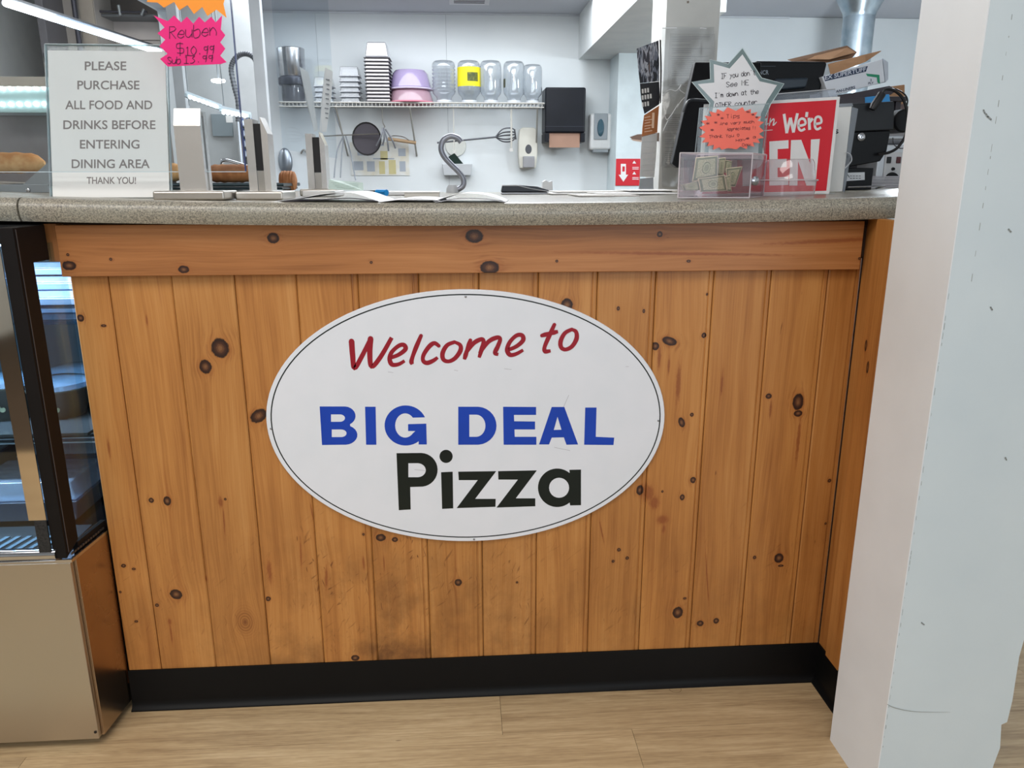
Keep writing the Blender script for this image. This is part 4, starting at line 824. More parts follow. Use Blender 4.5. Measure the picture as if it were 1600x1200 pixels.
obj('jar', M().lathe(p, [(.07, 0), (.075, .02), (.075, .11)], 28), pane('smoke_jar', (120, 124, 134), 1.5, .05, .5, (110, 112, 120)), t); obj('collar', M().lathe(p, [(.088, .11), (.092, .12), (.092, .155), (.086, .16)], 28), mat('dark_collar', (72, 74, 84), .3, .5), t)
obj('upper_cup', M().lathe(p, [(.078, .161), (.084, .17), (.089, .335), (.082, .34)], 32), st1, t)
clearp = pane('clear_plastic', (240, 242, 245), 2.4, .08, .10, (228, 230, 238)); 
def boxy(mb, c, w, d, z0, z1, w1, d1): return mb.add([(c.x-w/2, c.y-d/2, z0), (c.x+w/2, c.y-d/2, z0), (c.x+w/2, c.y+d/2, z0), (c.x-w/2, c.y+d/2, z0), (c.x-w1/2, c.y-d1/2, z1), (c.x+w1/2, c.y-d1/2, z1), (c.x+w1/2, c.y+d1/2, z1), (c.x-w1/2, c.y+d1/2, z1)], [(3, 2, 1, 0), (4, 5, 6, 7), (0, 1, 5, 4), (1, 2, 6, 5), (2, 3, 7, 6), (3, 0, 4, 7)])
for i, (px, n_, w) in enumerate(((549, 6, 28), (508, 4, 26))):
    for k in range(n_):
        p = on_shelf(px, 4.0); p.z = zS+.001+k*.032; W_ = PXS(w); lab = (ORD[k] if k < n_-1 else 'topmost')+[' clear tub, counted upwards, in the nest beside the steel pans', ' clear tub, counted upwards, in the nest beside the steel pitcher'][i]
        t = thing('plastic_tub', p, lab, 'tub', ['clear tubs beside the steel pans', 'clear tubs beside the steel pitcher'][i])
        obj('tub', boxy(M(), p, W_, .14, p.z, p.z+.03+(.03 if k == n_-1 else 0), W_*.86, .12), clearp, t, bev=.006); obj('rim', boxy(M(), p, W_*1.04, .145, p.z-.0005, p.z+.004, W_*1.04, .145), mat('tub_rim', (200, 202, 208), .3), t, bev=.001)
pr = None
for k in range(13):
    p = on_shelf(593, 3.98); p.z = zS+.001+k*.0222; W_ = PXS(33, 3.98)
    lab = ORD[k]+' steel food pan, counted upwards, in the tall upturned stack' if k not in (0, 12) else ('lowest steel food pan of the tall upturned stack' if k == 0 else 'topmost steel food pan of the tall stack, its base fully showing')
    if k == 0:
        pr = thing('steel_pan', p, lab, 'pan', 'steel pans stacked upside down'); obj('rim', boxy(M(), p, W_*1.11, .185, p.z, p.z+.0035, W_*1.11, .185), mat('pan_rim', (112, 110, 116), .4, .6), pr, bev=.0015); obj('pan_body', boxy(M(), p, W_, .165, p.z+.0042, p.z+.021, W_*.98, .16), st2, pr, bev=.004)
    elif k < 12: dup(pr, p, lab)
    else:
        t = thing('steel_pan', p, lab, 'pan', 'steel pans stacked upside down'); obj('rim', boxy(M(), p, W_*1.11, .185, p.z, p.z+.0035, W_*1.11, .185), mat('pan_rim', (112, 110, 116), .4, .6), t, bev=.0015); obj('pan_body', boxy(M(), p, W_, .165, p.z+.0042, p.z+.10, W_*.8, .14), mat('pan_light', (226, 226, 230), .3, .7), t, bev=.012, seg=3)
lav, pnk = pane('lavender_plastic', (214, 200, 232), 2.0, .1, .55, (196, 180, 218)), pane('pink_plastic', (236, 190, 206), 2.0, .1, .45, (226, 190, 206))
p = on_shelf(642, 4.02); t = thing('plastic_bowl', p, 'wide pinkish clear bowl upturned directly on the wire shelf', 'bowl', 'nested upturned bowls'); obj('bowl', M().lathe(p, [(.155, .001), (.157, .008), (.15, .012), (.135, .07), (.12, .082)], 36), pnk, t); obj('rim', M().lathe(p, [(.158, 0), (.162, .004), (.158, .009)], 36), mat('pink_rim', (206, 120, 140), .4), t)
q = p.copy(); q.z += .084; t = thing('plastic_bowl', q, 'lavender clear bowl upturned on top of the pinkish bowl', 'bowl', 'nested upturned bowls'); obj('bowl', M().lathe(q, [(.143, .001), (.145, .012), (.137, .016), (.118, .10), (.10, .122), (.05, .128)], 36), lav, t); obj('rim', M().lathe(q, [(.145, 0), (.149, .004), (.145, .009)], 36), mat('lav_rim', (200, 190, 216), .4), t)
jar_g = pane('clear_jar', (238, 241, 244), 3.2, .06, .07, (226, 230, 236))
def jar(px, w, top, label, ribs=False, lab=None):
    p = on_shelf(px, 4.0); r = PXS(w, 4.0)/2; h = at(px, top, 4.0).z-zS
    t = thing('clear_jar', p, label, 'jar', 'upturned clear jars on the wire shelf')
    pf_ = [(r*.62, .001), (r*.64, .035), (r*.7, .042), (r*.95, .062), (r, .08)]
    if ribs: pf_ += [(r*(1 if j % 2 else .93), .085+(h-.13)*j/12) for j in range(13)]
    pf_ += [(r, h-.04), (r*.96, h-.018), (r*.8, h-.004), (r*.5, h)]
    obj('jar_body', M().lathe(p, pf_, 28), jar_g, t); obj('neck', M().lathe(p, [(r*.66, 0), (r*.68, .004), (r*.68, .016), (r*.66, .02)], 24), mat('jar_neck', (206, 210, 216), .3), t)
    if lab:
        g = M()
        def wrap(a0, a1, z0, z1, e, gg_):
            o = len(gg_.v); K = 10
            for i in range(K+1):
                a = math.radians(a0+(a1-a0)*i/K)
                gg_.v += [p+Vector(((r+e)*math.cos(a), (r+e)*math.sin(a), z0)), p+Vector(((r+e)*math.cos(a), (r+e)*math.sin(a), z1))]
            gg_.f += [(o+2*i, o+2*i+2, o+2*i+3, o+2*i+1) for i in range(K)]; return gg_
        if lab == 'yellow': obj('yellow_label', wrap(190, 350, .105, .225, .0012, M()), mat('label_yellow', (240, 224, 30), .5), t); obj('label_picture', wrap(262, 318, .135, .19, .002, M()), mat('label_dark', (62, 74, 34), .5, noise=(110, 112, 40), nscale=60), t)
        if lab == 'small': obj('small_label', wrap(190, 215, .10, .155, .0012, M()), mat('label_dark2', (76, 78, 60), .5), t)
    return t
jar(694, 34, 95, 'ribbed clear jar upturned next to the lavender bowl', True); jar(733, 33, 95, 'upturned clear jar with a yellow label', False, 'yellow')
jar(767, 31, 95, 'upturned clear jar right beside the yellow-labelled one'); jar(803, 31, 96, 'upturned clear jar with a small dark label edge', False, 'small'); jar(832, 28, 101, 'shortest upturned clear jar, at the shelf end by the towel dispenser')
# ------------------------------------------------------------------ hanging and wall-mounted things
YW_ = YB-.03
def wallq(x0, y0, x1, y1, Y): a, b = at(x0, y0, Y), at(x1, y1, Y); return a.x, b.x, b.z, a.z
strn = thing('round_strainer', at(573, 217, 4.0), 'round black mesh strainer hanging by its long handle', 'strainer')
c = at(573, 217, 4.0); R1 = rotx(math.pi/2)
obj('mesh_bowl', M().lathe(c, [(.092, 0), (.085, -.012), (.06, -.03), (.02, -.038)], 30, R1, 1, 1.12), mat('strainer_black', (70, 66, 72), .7, noise=(54, 50, 56), nscale=400), strn)
obj('rim', M().tube([c+Vector((.094*math.cos(a*math.pi/14), 0, .104*math.sin(a*math.pi/14))) for a in range(28)], .005, 6, True), blackp, strn)
obj('handle', M().tube([at(500, 213, 4.0), at(592, 209, 3.97)], .004, 6), steel, strn)
pos = thing('wall_poster', at(592, 250, YB-.002), 'stained white poster with small drawings under the hanging utensils', 'poster')
x0, x1, z0, z1 = wallq(546, 222, 640, 274, YB-.006); obj('sheet', M().box(x0, x1, YB-.006, YB-.003, z0, z1), mat('old_paper', (222, 224, 222), .7, noise=(212, 206, 188), nscale=9), pos, smooth=False)
gb = mat('print_bluegrey', (172, 180, 190), .7); gy = mat('print_yellow', (206, 196, 146), .7)
for (a, b_, c_, d_, mm_) in ((558, 232, 584, 243, gb), (552, 252, 568, 266, gb), (573, 252, 586, 268, gb), (594, 236, 606, 250, gy), (592, 252, 602, 272, gy), (607, 250, 619, 272, gy), (624, 252, 634, 268, gb), (622, 232, 634, 244, gb), (560, 225, 600, 228, gb), (583, 247, 616, 249, gb)):
    x0, x1, z0, z1 = wallq(a, b_, c_, d_, YB-.0065); obj('drawing', M().box(x0, x1, YB-.0068, YB-.0062, z0, z1), mm_, pos, smooth=False)
hk = thing('tongs', at(600, 195, 3.95), 'bunch of steel tongs hanging from a hook under the shelf', 'tongs')
obj('hook', M().tube(spline([Vector((at(598, 190, 3.95).x, 3.95, zS-.03)), at(598, 190, 3.95), at(601, 198, 3.95), at(597, 202, 3.95)], 5), .004, 6), steel, hk)
for (a, b_, c_, d_) in ((598, 200, 588, 228), (599, 200, 607, 236), (602, 202, 618, 232), (599, 204, 598, 226)): obj('arm', M().tube(spline([at(a, b_, 3.94), at((a+c_)/2+2, (b_+d_)/2, 3.93), at(c_, d_, 3.94)], 4), [.006, .008, .009], 6) if False else M().tube(spline([at(a, b_, 3.94), at((a+c_)/2+2, (b_+d_)/2, 3.93), at(c_, d_, 3.94)], 4), .006, 6), mat('tong_steel', (130, 132, 138), .4, .7), hk)
rpn = thing('wooden_spatula', at(630, 220, 4.1), 'short wooden handle utensil lying on a wall hook above the poster', 'utensil')
obj('handle', M().tube([at(606, 217, 4.1), at(650, 223, 4.1)], .012, 10), mat('worn_wood', (178, 150, 118), .7), rpn); obj('wire_loop', M().tube(spline([at(x, y, 4.09) for x, y in ((608, 216), (615, 212), (630, 214), (640, 220))], 4), .003, 6), steel, rpn)
tw = thing('cable_bundle', at(530, 170, 4.05), 'grey cables hanging down the wall below the shelf', 'cable')
for pts in (((522, 170), (528, 190), (536, 215), (534, 240), (532, 278)), ((536, 214), (528, 232), (524, 255), (522, 278)), ((540, 212), (548, 240), (552, 262), (556, 282))): obj('cable', M().tube(spline([at(x, y, 4.05) for x, y in pts], 5), .005, 6), mat('cable_grey', (150, 156, 164), .5), tw)
lid = recenter(tag(obj('pot_lid', M().lathe(at(446, 252, YB-.012), [(.064, 0), (.055, .01), (.02, .02)], 24, rotx(math.pi/2), .75, 1.4), mat('lid_grey', (150, 158, 168), .3, .8)), 'oval grey steel lid hanging on the wall near the rear post', 'lid'), at(446, 252, YB-.012))
hk2 = recenter(tag(obj('wall_hook', M().tube(spline([at(x, y, YB-.03) for x, y in ((470, 240), (474, 234), (480, 238), (486, 232))], 4), .007, 6), steel), 'small double steel hook on the wall beside the grey lid', 'hook'), at(476, 240, YB-.03))
# whisk pole, its two straps
wk = thing('long_whisk', at(745, 218, 4.0), 'long dark wire whisk hanging level beneath the wire shelf', 'whisk')
dkw = mat('dark_wire', (86, 88, 94), .4, .6)
obj('shaft', M().tube([at(683, 223, 4.0), at(776, 214, 4.0)], .006, 8), dkw, wk)
for dy in (-11, -5, 0, 6, 10): obj('loop_wire', M().tube(spline([at(774, 214, 4.0), at(785, 212+dy*.9, 4.0), at(798, 211+dy, 4.0), at(805, 210+dy*.6, 4.0)], 5), .0045, 6), dkw, wk)
obj('end_bar', M().tube([at(804, 202, 4.0), at(806, 218, 4.0)], .005, 6), dkw, wk)
for i, (px, yb) in enumerate(((709, 235), (799, 232))):
    x0, x1, z0, z1 = wallq(px-1.5, 166, px+1.5, yb, 3.97); t = thing('hanging_strap', ((x0+x1)/2, 3.97, z0), ['narrow steel strap hanging under the shelf over the sponge holder', 'narrow steel strap hanging under the shelf by the soap dispenser'][i], 'strap', 'steel straps under the shelf')
    obj('strip', M().box(x0, x1, 3.97, 3.974, z0, zS-.033), wire, t, smooth=False); obj('foot', M().box(x0-.006, x1+.006, 3.966, 3.9695, z0-.02, z0), mat('strap_foot', (196, 194, 190), .4), t, bev=.001)
# S-shaped grey arm on the counter
arm = thing('gooseneck_arm', (at(704, 300, 1.0).x, 1.0, ct(-.1)), 'curved grey S-shaped metal arm rising from a white base on the counter', 'arm')
AP = [at(x, y, 1.0) for x, y in ((721, 222), (714, 215), (703, 213), (693, 219), (689, 231), (693, 243), (703, 255), (716, 268), (724, 280), (723, 291), (713, 297), (704, 299))]
obj('bent_tube', M().tube(spline(AP, 6), .0088, 14), mat('arm_grey', (146, 148, 158), .3, .7), arm); 
p = at(707, 298, 1.0); p.z = ct(-.1); obj('socket', M().lathe(p, [(.02, 0), (.019, .012), (.013, .024)], 20), mat('socket_white', (206, 208, 212), .4), arm)
sg = thing('sponge_holder', at(713, 260, YB-.05), 'white wall pocket holding a dark green sponge', 'sponge holder')
x0, x1, z0, z1 = wallq(693, 256, 736, 274, YB-.09); obj('pocket', M().add([(x0, YB-.09, z0), (x1, YB-.09, z0), (x1, YB-.001, z0), (x0, YB-.001, z0), (x0-.01, YB-.11, z1), (x1+.01, YB-.11, z1), (x1+.01, YB-.001, z1), (x0-.01, YB-.001, z1)], [(3, 2, 1, 0), (4, 5, 6, 7), (0, 1, 5, 4), (1, 2, 6, 5), (2, 3, 7, 6), (3, 0, 4, 7)]), mat('pocket_white', (206, 210, 214), .4), sg, bev=.004)
obj('sponge', M().prism([at(x, y, YB-.06) for x, y in ((699, 246), (710, 239), (724, 256), (700, 258))], (0, .03, 0)), mat('sponge_green', (26, 44, 38), .9), sg); obj('disc', M().lathe(at(712, 228, YB-.001), [(.075, 0), (.07, .012)], 28, rotx(math.pi/2)), mat('disc_cream', (218, 220, 214), .4), sg)
# soap dispensers and towel dispenser
x0, x1, z0, z1 = wallq(810, 199, 840, 263, YB-.1); xc = (x0+x1)/2
s1_ = thing('soap_dispenser', (xc, YB-.05, z0), 'cream soap dispenser with grey push bar under the jars', 'soap dispenser')
def capsule(x0, x1, z0, z1, y0, y1, pinch=.8):
    out = []; xc = (x0+x1)/2; hw = (x1-x0)/2; n = 10
    pts = [(xc-hw*pinch, z0)]+[(xc-hw*(pinch+(1-pinch)*math.sin(math.pi*(.1+.8*i/n)) ), z0+(z1-z0)*(i+.5)/(n+1)) for i in range(n+1)]+[(xc-hw*.6, z1), (xc+hw*.6, z1)]
    pts += [(2*xc-x, z) for x, z in reversed(pts[:-2])]
    return M().prism([(x, y0, z) for x, z in pts], (0, y1-y0, 0))
obj('shell', capsule(x0, x1, z0, z1, YB-.1, YB-.002), mat('cream_plastic', (216, 214, 204), .35), s1_, bev=.008, seg=3)
x2, x3, z2, z3 = wallq(817, 244, 835, 262, YB-.11); obj('push_bar', M().box(x2, x3, YB-.125, YB-.1005, z2, z3), mat('push_grey', (150, 150, 154), .35), s1_, bev=.006)
x2, x3, z2, z3 = wallq(821, 226, 831, 240, YB-.11); obj('window', M().lathe(((x2+x3)/2, YB-.1005, (z2+z3)/2), [((x3-x2)/2, 0), ((x3-x2)/2*.9, .004)], 20, rotx(math.pi/2), 1, 1.4), mat('window_dark', (80, 82, 88), .3), s1_)
text('lettering', 'soap', [at(817, 213, YB-.1012), at(827, 213, YB-.1012), at(827, 217, YB-.1012), at(817, 217, YB-.1012)], mat('faint_print', (160, 160, 160), .6), s1_) if False else None
x0, x1, z0, z1 = wallq(922, 177, 955, 234, YB-.1)
s2_ = thing('soap_dispenser', ((x0+x1)/2, YB-.05, z0), 'white soap dispenser with grey front and blue window beside the towel dispenser', 'soap dispenser')
obj('shell', M().box(x0, x1, YB-.1, YB-.002, z0, z1), mat('disp_white', (232, 234, 234), .3), s2_, bev=.018, seg=4)
x2, x3, z2, z3 = wallq(929, 177, 949, 218, YB-.11); obj('front_panel', M().box(x2, x3, YB-.108, YB-.1005, z2, z3), mat('panel_grey', (160, 168, 174), .35), s2_, bev=.004)
x2, x3, z2, z3 = wallq(934, 186, 944, 213, YB-.12); obj('window', M().lathe(((x2+x3)/2, YB-.1085, (z2+z3)/2), [((x3-x2)/2, 0), ((x3-x2)/2*.85, .006)], 24, rotx(math.pi/2), 1, 2.4), mat('window_blue', (62, 96, 112), .15), s2_)
x2, x3, z2, z3 = wallq(927, 230, 951, 238, YB-.1); obj('nozzle_bar', M().box(x2, x3, YB-.09, YB-.01, z2, z3), mat('panel_grey', (160, 168, 174), .35), s2_, bev=.004)
x0, x1, z0, z1 = wallq(852, 136, 914, 222, YB-.22)
td = thing('towel_dispenser', ((x0+x1)/2, YB-.1, z0), 'black wall-mounted paper towel dispenser with brown towel showing', 'towel dispenser')
tb = mat('dispenser_black', (14, 17, 25), .35, spec=.3, noise=(18, 21, 30))
obj('cover', M().box(x0, x1, YB-.22, YB-.002, z0+.06, z1), tb, td, bev=.012, seg=3)
obj('lower_cheek', M().box(x0, x0+.03, YB-.215, YB-.002, z0, z0+.0595), tb, td, bev=.003); obj('lower_cheek', M().box(x1-.03, x1, YB-.215, YB-.002, z0, z0+.0595), tb, td, bev=.003)
obj('lower_back', M().box(x0+.0305, x1-.0305, YB-.15, YB-.01, z0+.03, z0+.0595), tb, td, smooth=False)
obj('paper_towel', M().box(x0+.033, x1-.033, YB-.2, YB-.196, z0-.035, z0+.058), mat('kraft_paper', (164, 130, 112), .8), td, smooth=False)
obj('brand_strip', M().box(x0+.004, x1-.004, YB-.2215, YB-.2205, z0+.10, z0+.103), mat('strip_dark', (44, 48, 60), .3), td, smooth=False)
rs_ = thing('warning_sign', at(980, 270, 3.89), 'small red wall sign with a white down arrow beside the counter papers', 'sign')
x0, x1, z0, z1 = wallq(963, 248, 999, 290, 3.893); obj('plate', M().box(x0, x1, 3.893, 3.897, z0, z1), mat('sign_red2', (206, 28, 44), .5), rs_, smooth=False)
wh = mat('print_white', (238, 238, 238), .6)
obj('arrow', polyfill('arrow', [[at(x, y, 3.892) for x, y in ((970, 256), (978, 256), (978, 273), (981, 273), (974, 283), (967, 273), (970, 273))]], NY, wh, None, .0004).data and M(), wh, rs_) if False else polyfill('arrow', [[at(x, y, 3.892) for x, y in ((970, 256), (978, 256), (978, 273), (981.5, 273), (974, 284), (966.5, 273), (970, 273))]], NY, wh, rs_, .0004)
for (a, b_) in ((251, 258), (268, 275)):
    polyfill('triangle', [[at(988, b_-2.5, 3.892), at(991, a, 3.892), at(994, b_-2.5, 3.892)]], NY, wh, rs_, .0004)
text('lettering', 'PULL', [at(987, 269, 3.892)]*0 or [at(994.5, 269.5, 3.892), at(998.5, 269.5, 3.892), at(998.5, 273, 3.892), at(994.5, 273, 3.892)], wh, rs_) if False else None
for y in (261, 263.5, 277, 279.5): x2, x3, z2, z3 = wallq(988, y, 998, y+1, 3.892); obj('print_line', M().box(x2, x3, 3.8915, 3.8925, z2, z3), wh, rs_, smooth=False)
x2, x3, z2, z3 = wallq(972.5, 260, 976, 268, 3.8915); obj('arrow_figure', M().box(x2, x3, 3.8905, 3.8914, z2, z3), mat('sign_red2', (206, 28, 44), .5), rs_, smooth=False)
# galvanised duct
yd = 3.6; dx = at(1340, 50, yd).x; dr = PXS(22, yd)
zdt = atZ(1345, 12, ZC).z
dct = thing('vent_duct', (dx, yd, at(1340, 130, yd).z), 'galvanised round vent duct with flared collar coming down from the ceiling', 'duct')
galv = mat('galvanised', (186, 198, 206), .28, .9, noise=(160, 176, 188), nscale=14)
obj('pipe', M().lathe((dx, yd, 1.3), [(dr, 0), (dr, ZC-1.3-.11)], 36), galv, dct); obj('collar', M().lathe((dx, yd, ZC-.11), [(dr*1.02, 0), (dr*1.05, .02), (dr*1.5, .10), (dr*1.52, .107)], 36), galv, dct)
#.011)PART4
# ================================================================== PAPERS AND SMALL THINGS ON THE COUNTER
white_p = mat('magazine_white', (236, 236, 238), .5, noise=(230, 230, 234), nscale=12); dark_print = mat('magazine_dark', (72, 66, 76), .5)
def page(prof, y0, y1, skew=0, th=.0012, rise=.0):
    """curved sheet: prof = (x, height above counter) along x, extruded from y0 to y1"""
    P_ = spline([Vector((x, 0, h)) for x, h in prof], 5); g = []
    return M().prism([Vector((p.x, y0, ct(p.x)+p.z+.0004)) for p in P_]+[Vector((p.x, y0, ct(p.x)+p.z+th)) for p in P_[::-1]], (skew, y1-y0, rise))
X_ = lambda px, Y=-.02: at(px, 315, Y).x
bk = thing('open_booklet', (X_(520), .05, ct(-.3)), 'open white printed booklet with a dark inner page at the counter edge', 'booklet')
obj('page', page([(X_(432), 0), (X_(470), .006), (X_(510), .014), (X_(550), .016), (X_(580), .006), (X_(594), .0)], -.03, .17, .01), white_p, bk, smooth=False)
obj('page', page([(X_(445), 0.0), (X_(500), .003), (X_(548), .006), (X_(592), .0015)], -.035, .0, -.005), dark_print, bk, smooth=False)
obj('page', page([(X_(594), 0), (X_(640), .006), (X_(680), .004), (X_(690), 0)], -.034, .15, .01), white_p, bk, smooth=False)
bk2 = thing('open_booklet', (X_(740), .03, ct(-.1)), 'white printed sheets curling up at the counter edge, nearest the black stapler', 'booklet')
obj('page', page([(X_(678), .0015), (X_(700), .010), (X_(725), .0155), (X_(760), .012), (X_(790), .0)], -.032, .13, .015), white_p, bk2, smooth=False)
obj('page', page([(X_(680), .0), (X_(720), .006), (X_(760), .005), (X_(788), .0)], -.038, .0, 0), mat('page_grey', (206, 206, 212), .6), bk2, smooth=False)
ptl = M()
for i in range(7):
    a = X_(600+i*11); ptl.box(a, a+.009, .02+.012*(i % 3), .0225+.012*(i % 3), ct(-.2)+.0085, ct(-.2)+.009)
def pad(px0, px1, py1, Y, h, dep, m, name, label, cat, rot=0, par=None):
    a, b = at(px0, py1, Y), at(px1, py1, Y); zz = ct((a.x+b.x)/2)+.0003; return recenter(tag(obj(name, M().box(a.x, b.x, Y, Y+dep, zz, zz+h), m, bev=min(.003, h*.3)), label, cat), ((a.x+b.x)/2, Y+dep/2, zz))
pad(472, 524, 300, .35, .013, .14, mat('pad_white', (236, 234, 232), .6), 'order_pad', 'white pad of slips lying behind the open booklet by the rear post', 'notepad')
pad(600, 634, 302, .55, .010, .12, mat('pad_white', (236, 234, 232), .6), 'order_pad', 'low white pad between blue pen and bound notepad', 'notepad')
np_ = thing('notepad', (at(658, 303, .34).x, .4, ct(-.15)), 'thick white bound notepad lying flat at mid counter', 'notepad')
a, b = at(631, 303, .34), at(686, 303, .34); zz = ct(-.2)+.0003
obj('cover', M().box(a.x, b.x, .34, .47, zz+.0105, zz+.013), mat('pad_white', (236, 234, 232), .6), np_, bev=.001); obj('pages', M().box(a.x+.001, b.x-.001, .342, .469, zz, zz+.0104), mat('page_cream', (216, 212, 204), .7), np_, smooth=False)
rc = thing('receipt', at(540, 298, .28), 'pale green receipt slip curling up over the white pad', 'receipt')
obj('slip', M().prism([at(513, 296, .33), at(514, 280, .35), at(530, 282, .36), at(550, 286, .36), at(567, 285.5, .35), at(568, 298, .32), at(545, 297, .33)], (0, .0008, 0)), mat('receipt_green', (206, 224, 216), .6), rc, smooth=False)
for i in range(4): rb = M(); ribbon(rb, [at(517+i*3, 285+i*2.6, .328), at(560, 288+i*2.4, .328)], .0006, NY, False); obj('print_line', rb, mat('receipt_print', (150, 176, 170), .7), rc, smooth=False)
pen = thing('marker_pen', at(586, 300, .5), 'black marker pen with a bright blue cap lying on the counter', 'pen')
zz = ct(-.2)+.009; a, b, c_ = at(566, 299, .52), at(589, 299, .5), at(604, 300, .48)
obj('barrel', M().tube([(a.x, a.y, zz), (b.x, b.y, zz)], .006, 10), blackp, pen); obj('cap', M().tube([(b.x, b.y, zz), (c_.x, c_.y, zz)], .008, 12), mat('cap_bright_blue', (20, 150, 226), .35), pen); obj('clip', M().tube([(b.x, b.y-.009, zz+.002), (c_.x-.006, c_.y-.009, zz+.002)], .0015, 6), mat('cap_bright_blue', (20, 150, 226), .35), pen)
# receipt slips standing in the rear post
Y3 = .86
for q_, lb, nl in (([(468, 104), (482, 113), (489, 150), (497, 204), (491, 206), (480, 165)], 'blank pale paper slip stuck upright in the rear guard post', 0), ([(508, 105), (520, 112), (518, 150), (510, 206), (499, 206), (503, 150)], 'printed paper slip stuck upright in the rear guard post', 9)):
    ps = [at(x, y, Y3+.012*i/5) for i, (x, y) in enumerate(q_)]; t = thing('paper_slip', ps[3], lb, 'paper slip', 'slips in the rear guard post')
    obj('slip', M().prism(ps, (0, .0009, 0)), mat('slip_paper', (226, 228, 230), .7), t, smooth=False)
    pl = M()
    for i in range(nl): y = 124+i*7.5; ribbon(pl, [at(509+(i % 3)-.3*i, y, Y3-.002), at(515-.3*i, y+1, Y3-.002)], .0035, NY, False)
    if nl: obj('print_lines', pl, mat('slip_print', (140, 144, 150), .8), t, smooth=False)['kind'] = 'stuff'
# stapler
x0, x1 = at(783, 303, .72).x, at(858, 303, .72).x; zs_ = ct(.08)+.0003; L_ = x1-x0
stp = thing('stapler', ((x0+x1)/2, .74, zs_), 'black desk stapler with silver trim lying near the counter back', 'stapler')
obj('base', M().box(x0, x1, .715, .755, zs_, zs_+.005), mat('silver_plastic', (186, 188, 194), .3, .6), stp, bev=.002)
obj('arm', M().prism([(x0, .715, zs_+.0055), (x1-.004, .715, zs_+.0055), (x1, .715, zs_+.011), (x0+L_*.75, .715, zs_+.021), (x0+L_*.3, .715, zs_+.026), (x0+.004, .715, zs_+.024)], (0, .04, 0)), mat('stapler_black', (38, 42, 52), .3), stp, bev=.003)
obj('trim', M().tube([(x0+.002, .714, zs_+.0235), (x0+L_*.35, .713, zs_+.0235), (x0+L_*.62, .713, zs_+.015), (x1-.002, .714, zs_+.0075)], .0015, 6), mat('silver_plastic', (186, 188, 194), .3, .6), stp)
# loose papers to the stapler's far side
rn = random.Random(11)
for i, (a, b, Y, h) in enumerate(((862, 965, .6, .0005), (870, 1050, .66, .0035), (940, 1062, .45, .0015), (905, 1000, .35, .0002), (985, 1066, .6, .006))):
    x0, x1 = at(a, 300, Y).x, at(b, 300, Y).x; zz = ct((x0+x1)/2)+h+.0008; an = rn.uniform(-.06, .06); R = Matrix.Translation(((x0+x1)/2, Y+.1, zz)) @ Matrix.Rotation(an, 4, 'Z')
    o = obj('paper_sheet', M().box(-(x1-x0)/2, (x1-x0)/2, -.1, .1, 0, .0022, R), mat('loose_paper_%d' % (i % 2), ((232, 230, 228), (216, 212, 206))[i % 2], .6), smooth=False)
    recenter(tag(o, ['loose white sheet right behind the stapler', 'long loose sheet running from stapler to the tip box', 'loose white sheet closest to the tip box', 'nearest loose sheet on the bare counter before the tip box', 'uppermost loose sheet against the post foot'][i], 'paper'), ((x0+x1)/2, Y+.1, zz))
cu = recenter(tag(obj('crumpled_napkin', M().prism([at(x, y, .95) for x, y in ((847, 297), (848, 284), (853, 281), (858, 284), (863, 282), (864, 297))], (0, .03, 0)), mat('napkin', (226, 228, 232), .8), bev=.002), 'small crumpled white napkin standing behind the stapler', 'napkin'), at(855, 297, .96))
# ================================================================== POST: calendar, sleeves
YP_ = 1.30
cal = thing('wall_calendar', at(1014, 70, 1.25), 'long hanging calendar with dark photo and orange band on the white post', 'calendar')
def strip(Lp, Rp, YL, YR, m, name, th=.001):
    Ls, Rs = spline([at(x, y, YL) for x, y in Lp], 5), spline([at(x, y, YR) for x, y in Rp], 5); g = M()
    for a, b in zip(Ls, Rs): g.v += [a, b, b+Vector((0, th, 0)), a+Vector((0, th, 0))]
    n_ = len(Ls)
    for i in range(n_-1):
        for j in range(4): g.f.append((i*4+j, i*4+(j+1) % 4, i*4+4+(j+1) % 4, i*4+4+j))
    g.f += [(0, 1, 2, 3), (n_*4-4, n_*4-3, n_*4-2, n_*4-1)]
    return obj(name, g, m, cal, smooth=False)
def photo_mat():
    m = bpy.data.materials.new('calendar_photo'); m.use_nodes = True; k = N(m); tc = k.n.new('ShaderNodeTexCoord'); mp = k.n.new('ShaderNodeMapping'); mp.inputs['Scale'].default_value = (30, 0, 9); mp.inputs['Rotation'].default_value = (0, .5, 0); k.l.new(tc.outputs['Object'], mp.inputs[0])
    f = k.noise(mp.outputs[0], 1.5, 3, .6, .5); c = k.ramp(f, [(.36, (34, 34, 44)), (.44, (120, 124, 138)), (.5, (186, 186, 194)), (.56, (60, 58, 68)), (.66, (140, 112, 98))], 'CONSTANT'); k.l.new(c, k.n['Principled BSDF'].inputs['Base Color']); return m
strip([(995, 76), (997, 105), (1000, 130)], [(1029, 63), (1030, 100), (1030, 127)], 1.22, 1.285, photo_mat(), 'photo')
strip([(1000, 130.5), (1002, 155), (1007, 178)], [(1030, 127.5), (1031, 150), (1030, 163)], 1.22, 1.285, mat('poster_black', (40, 38, 44), .5), 'photo_base')
strip([(1006.5, 180), (1004, 198), (1003, 213)], [(1030, 165), (1028, 190), (1027, 207)], 1.22, 1.285, mat('calendar_orange', (222, 140, 84), .6), 'orange_band')
strip([(1003, 214), (1001, 245), (1000, 276)], [(1027, 208), (1025, 245), (1022, 277)], 1.22, 1.285, mat('calendar_white', (250, 250, 252), .6), 'month_sheet')
strip([(1000, 279), (999, 288), (998, 297)], [(1021, 277), (1021, 288), (1021, 297)], 1.22, 1.285, mat('card_bluewhite', (212, 220, 232), .6), 'lower_card')
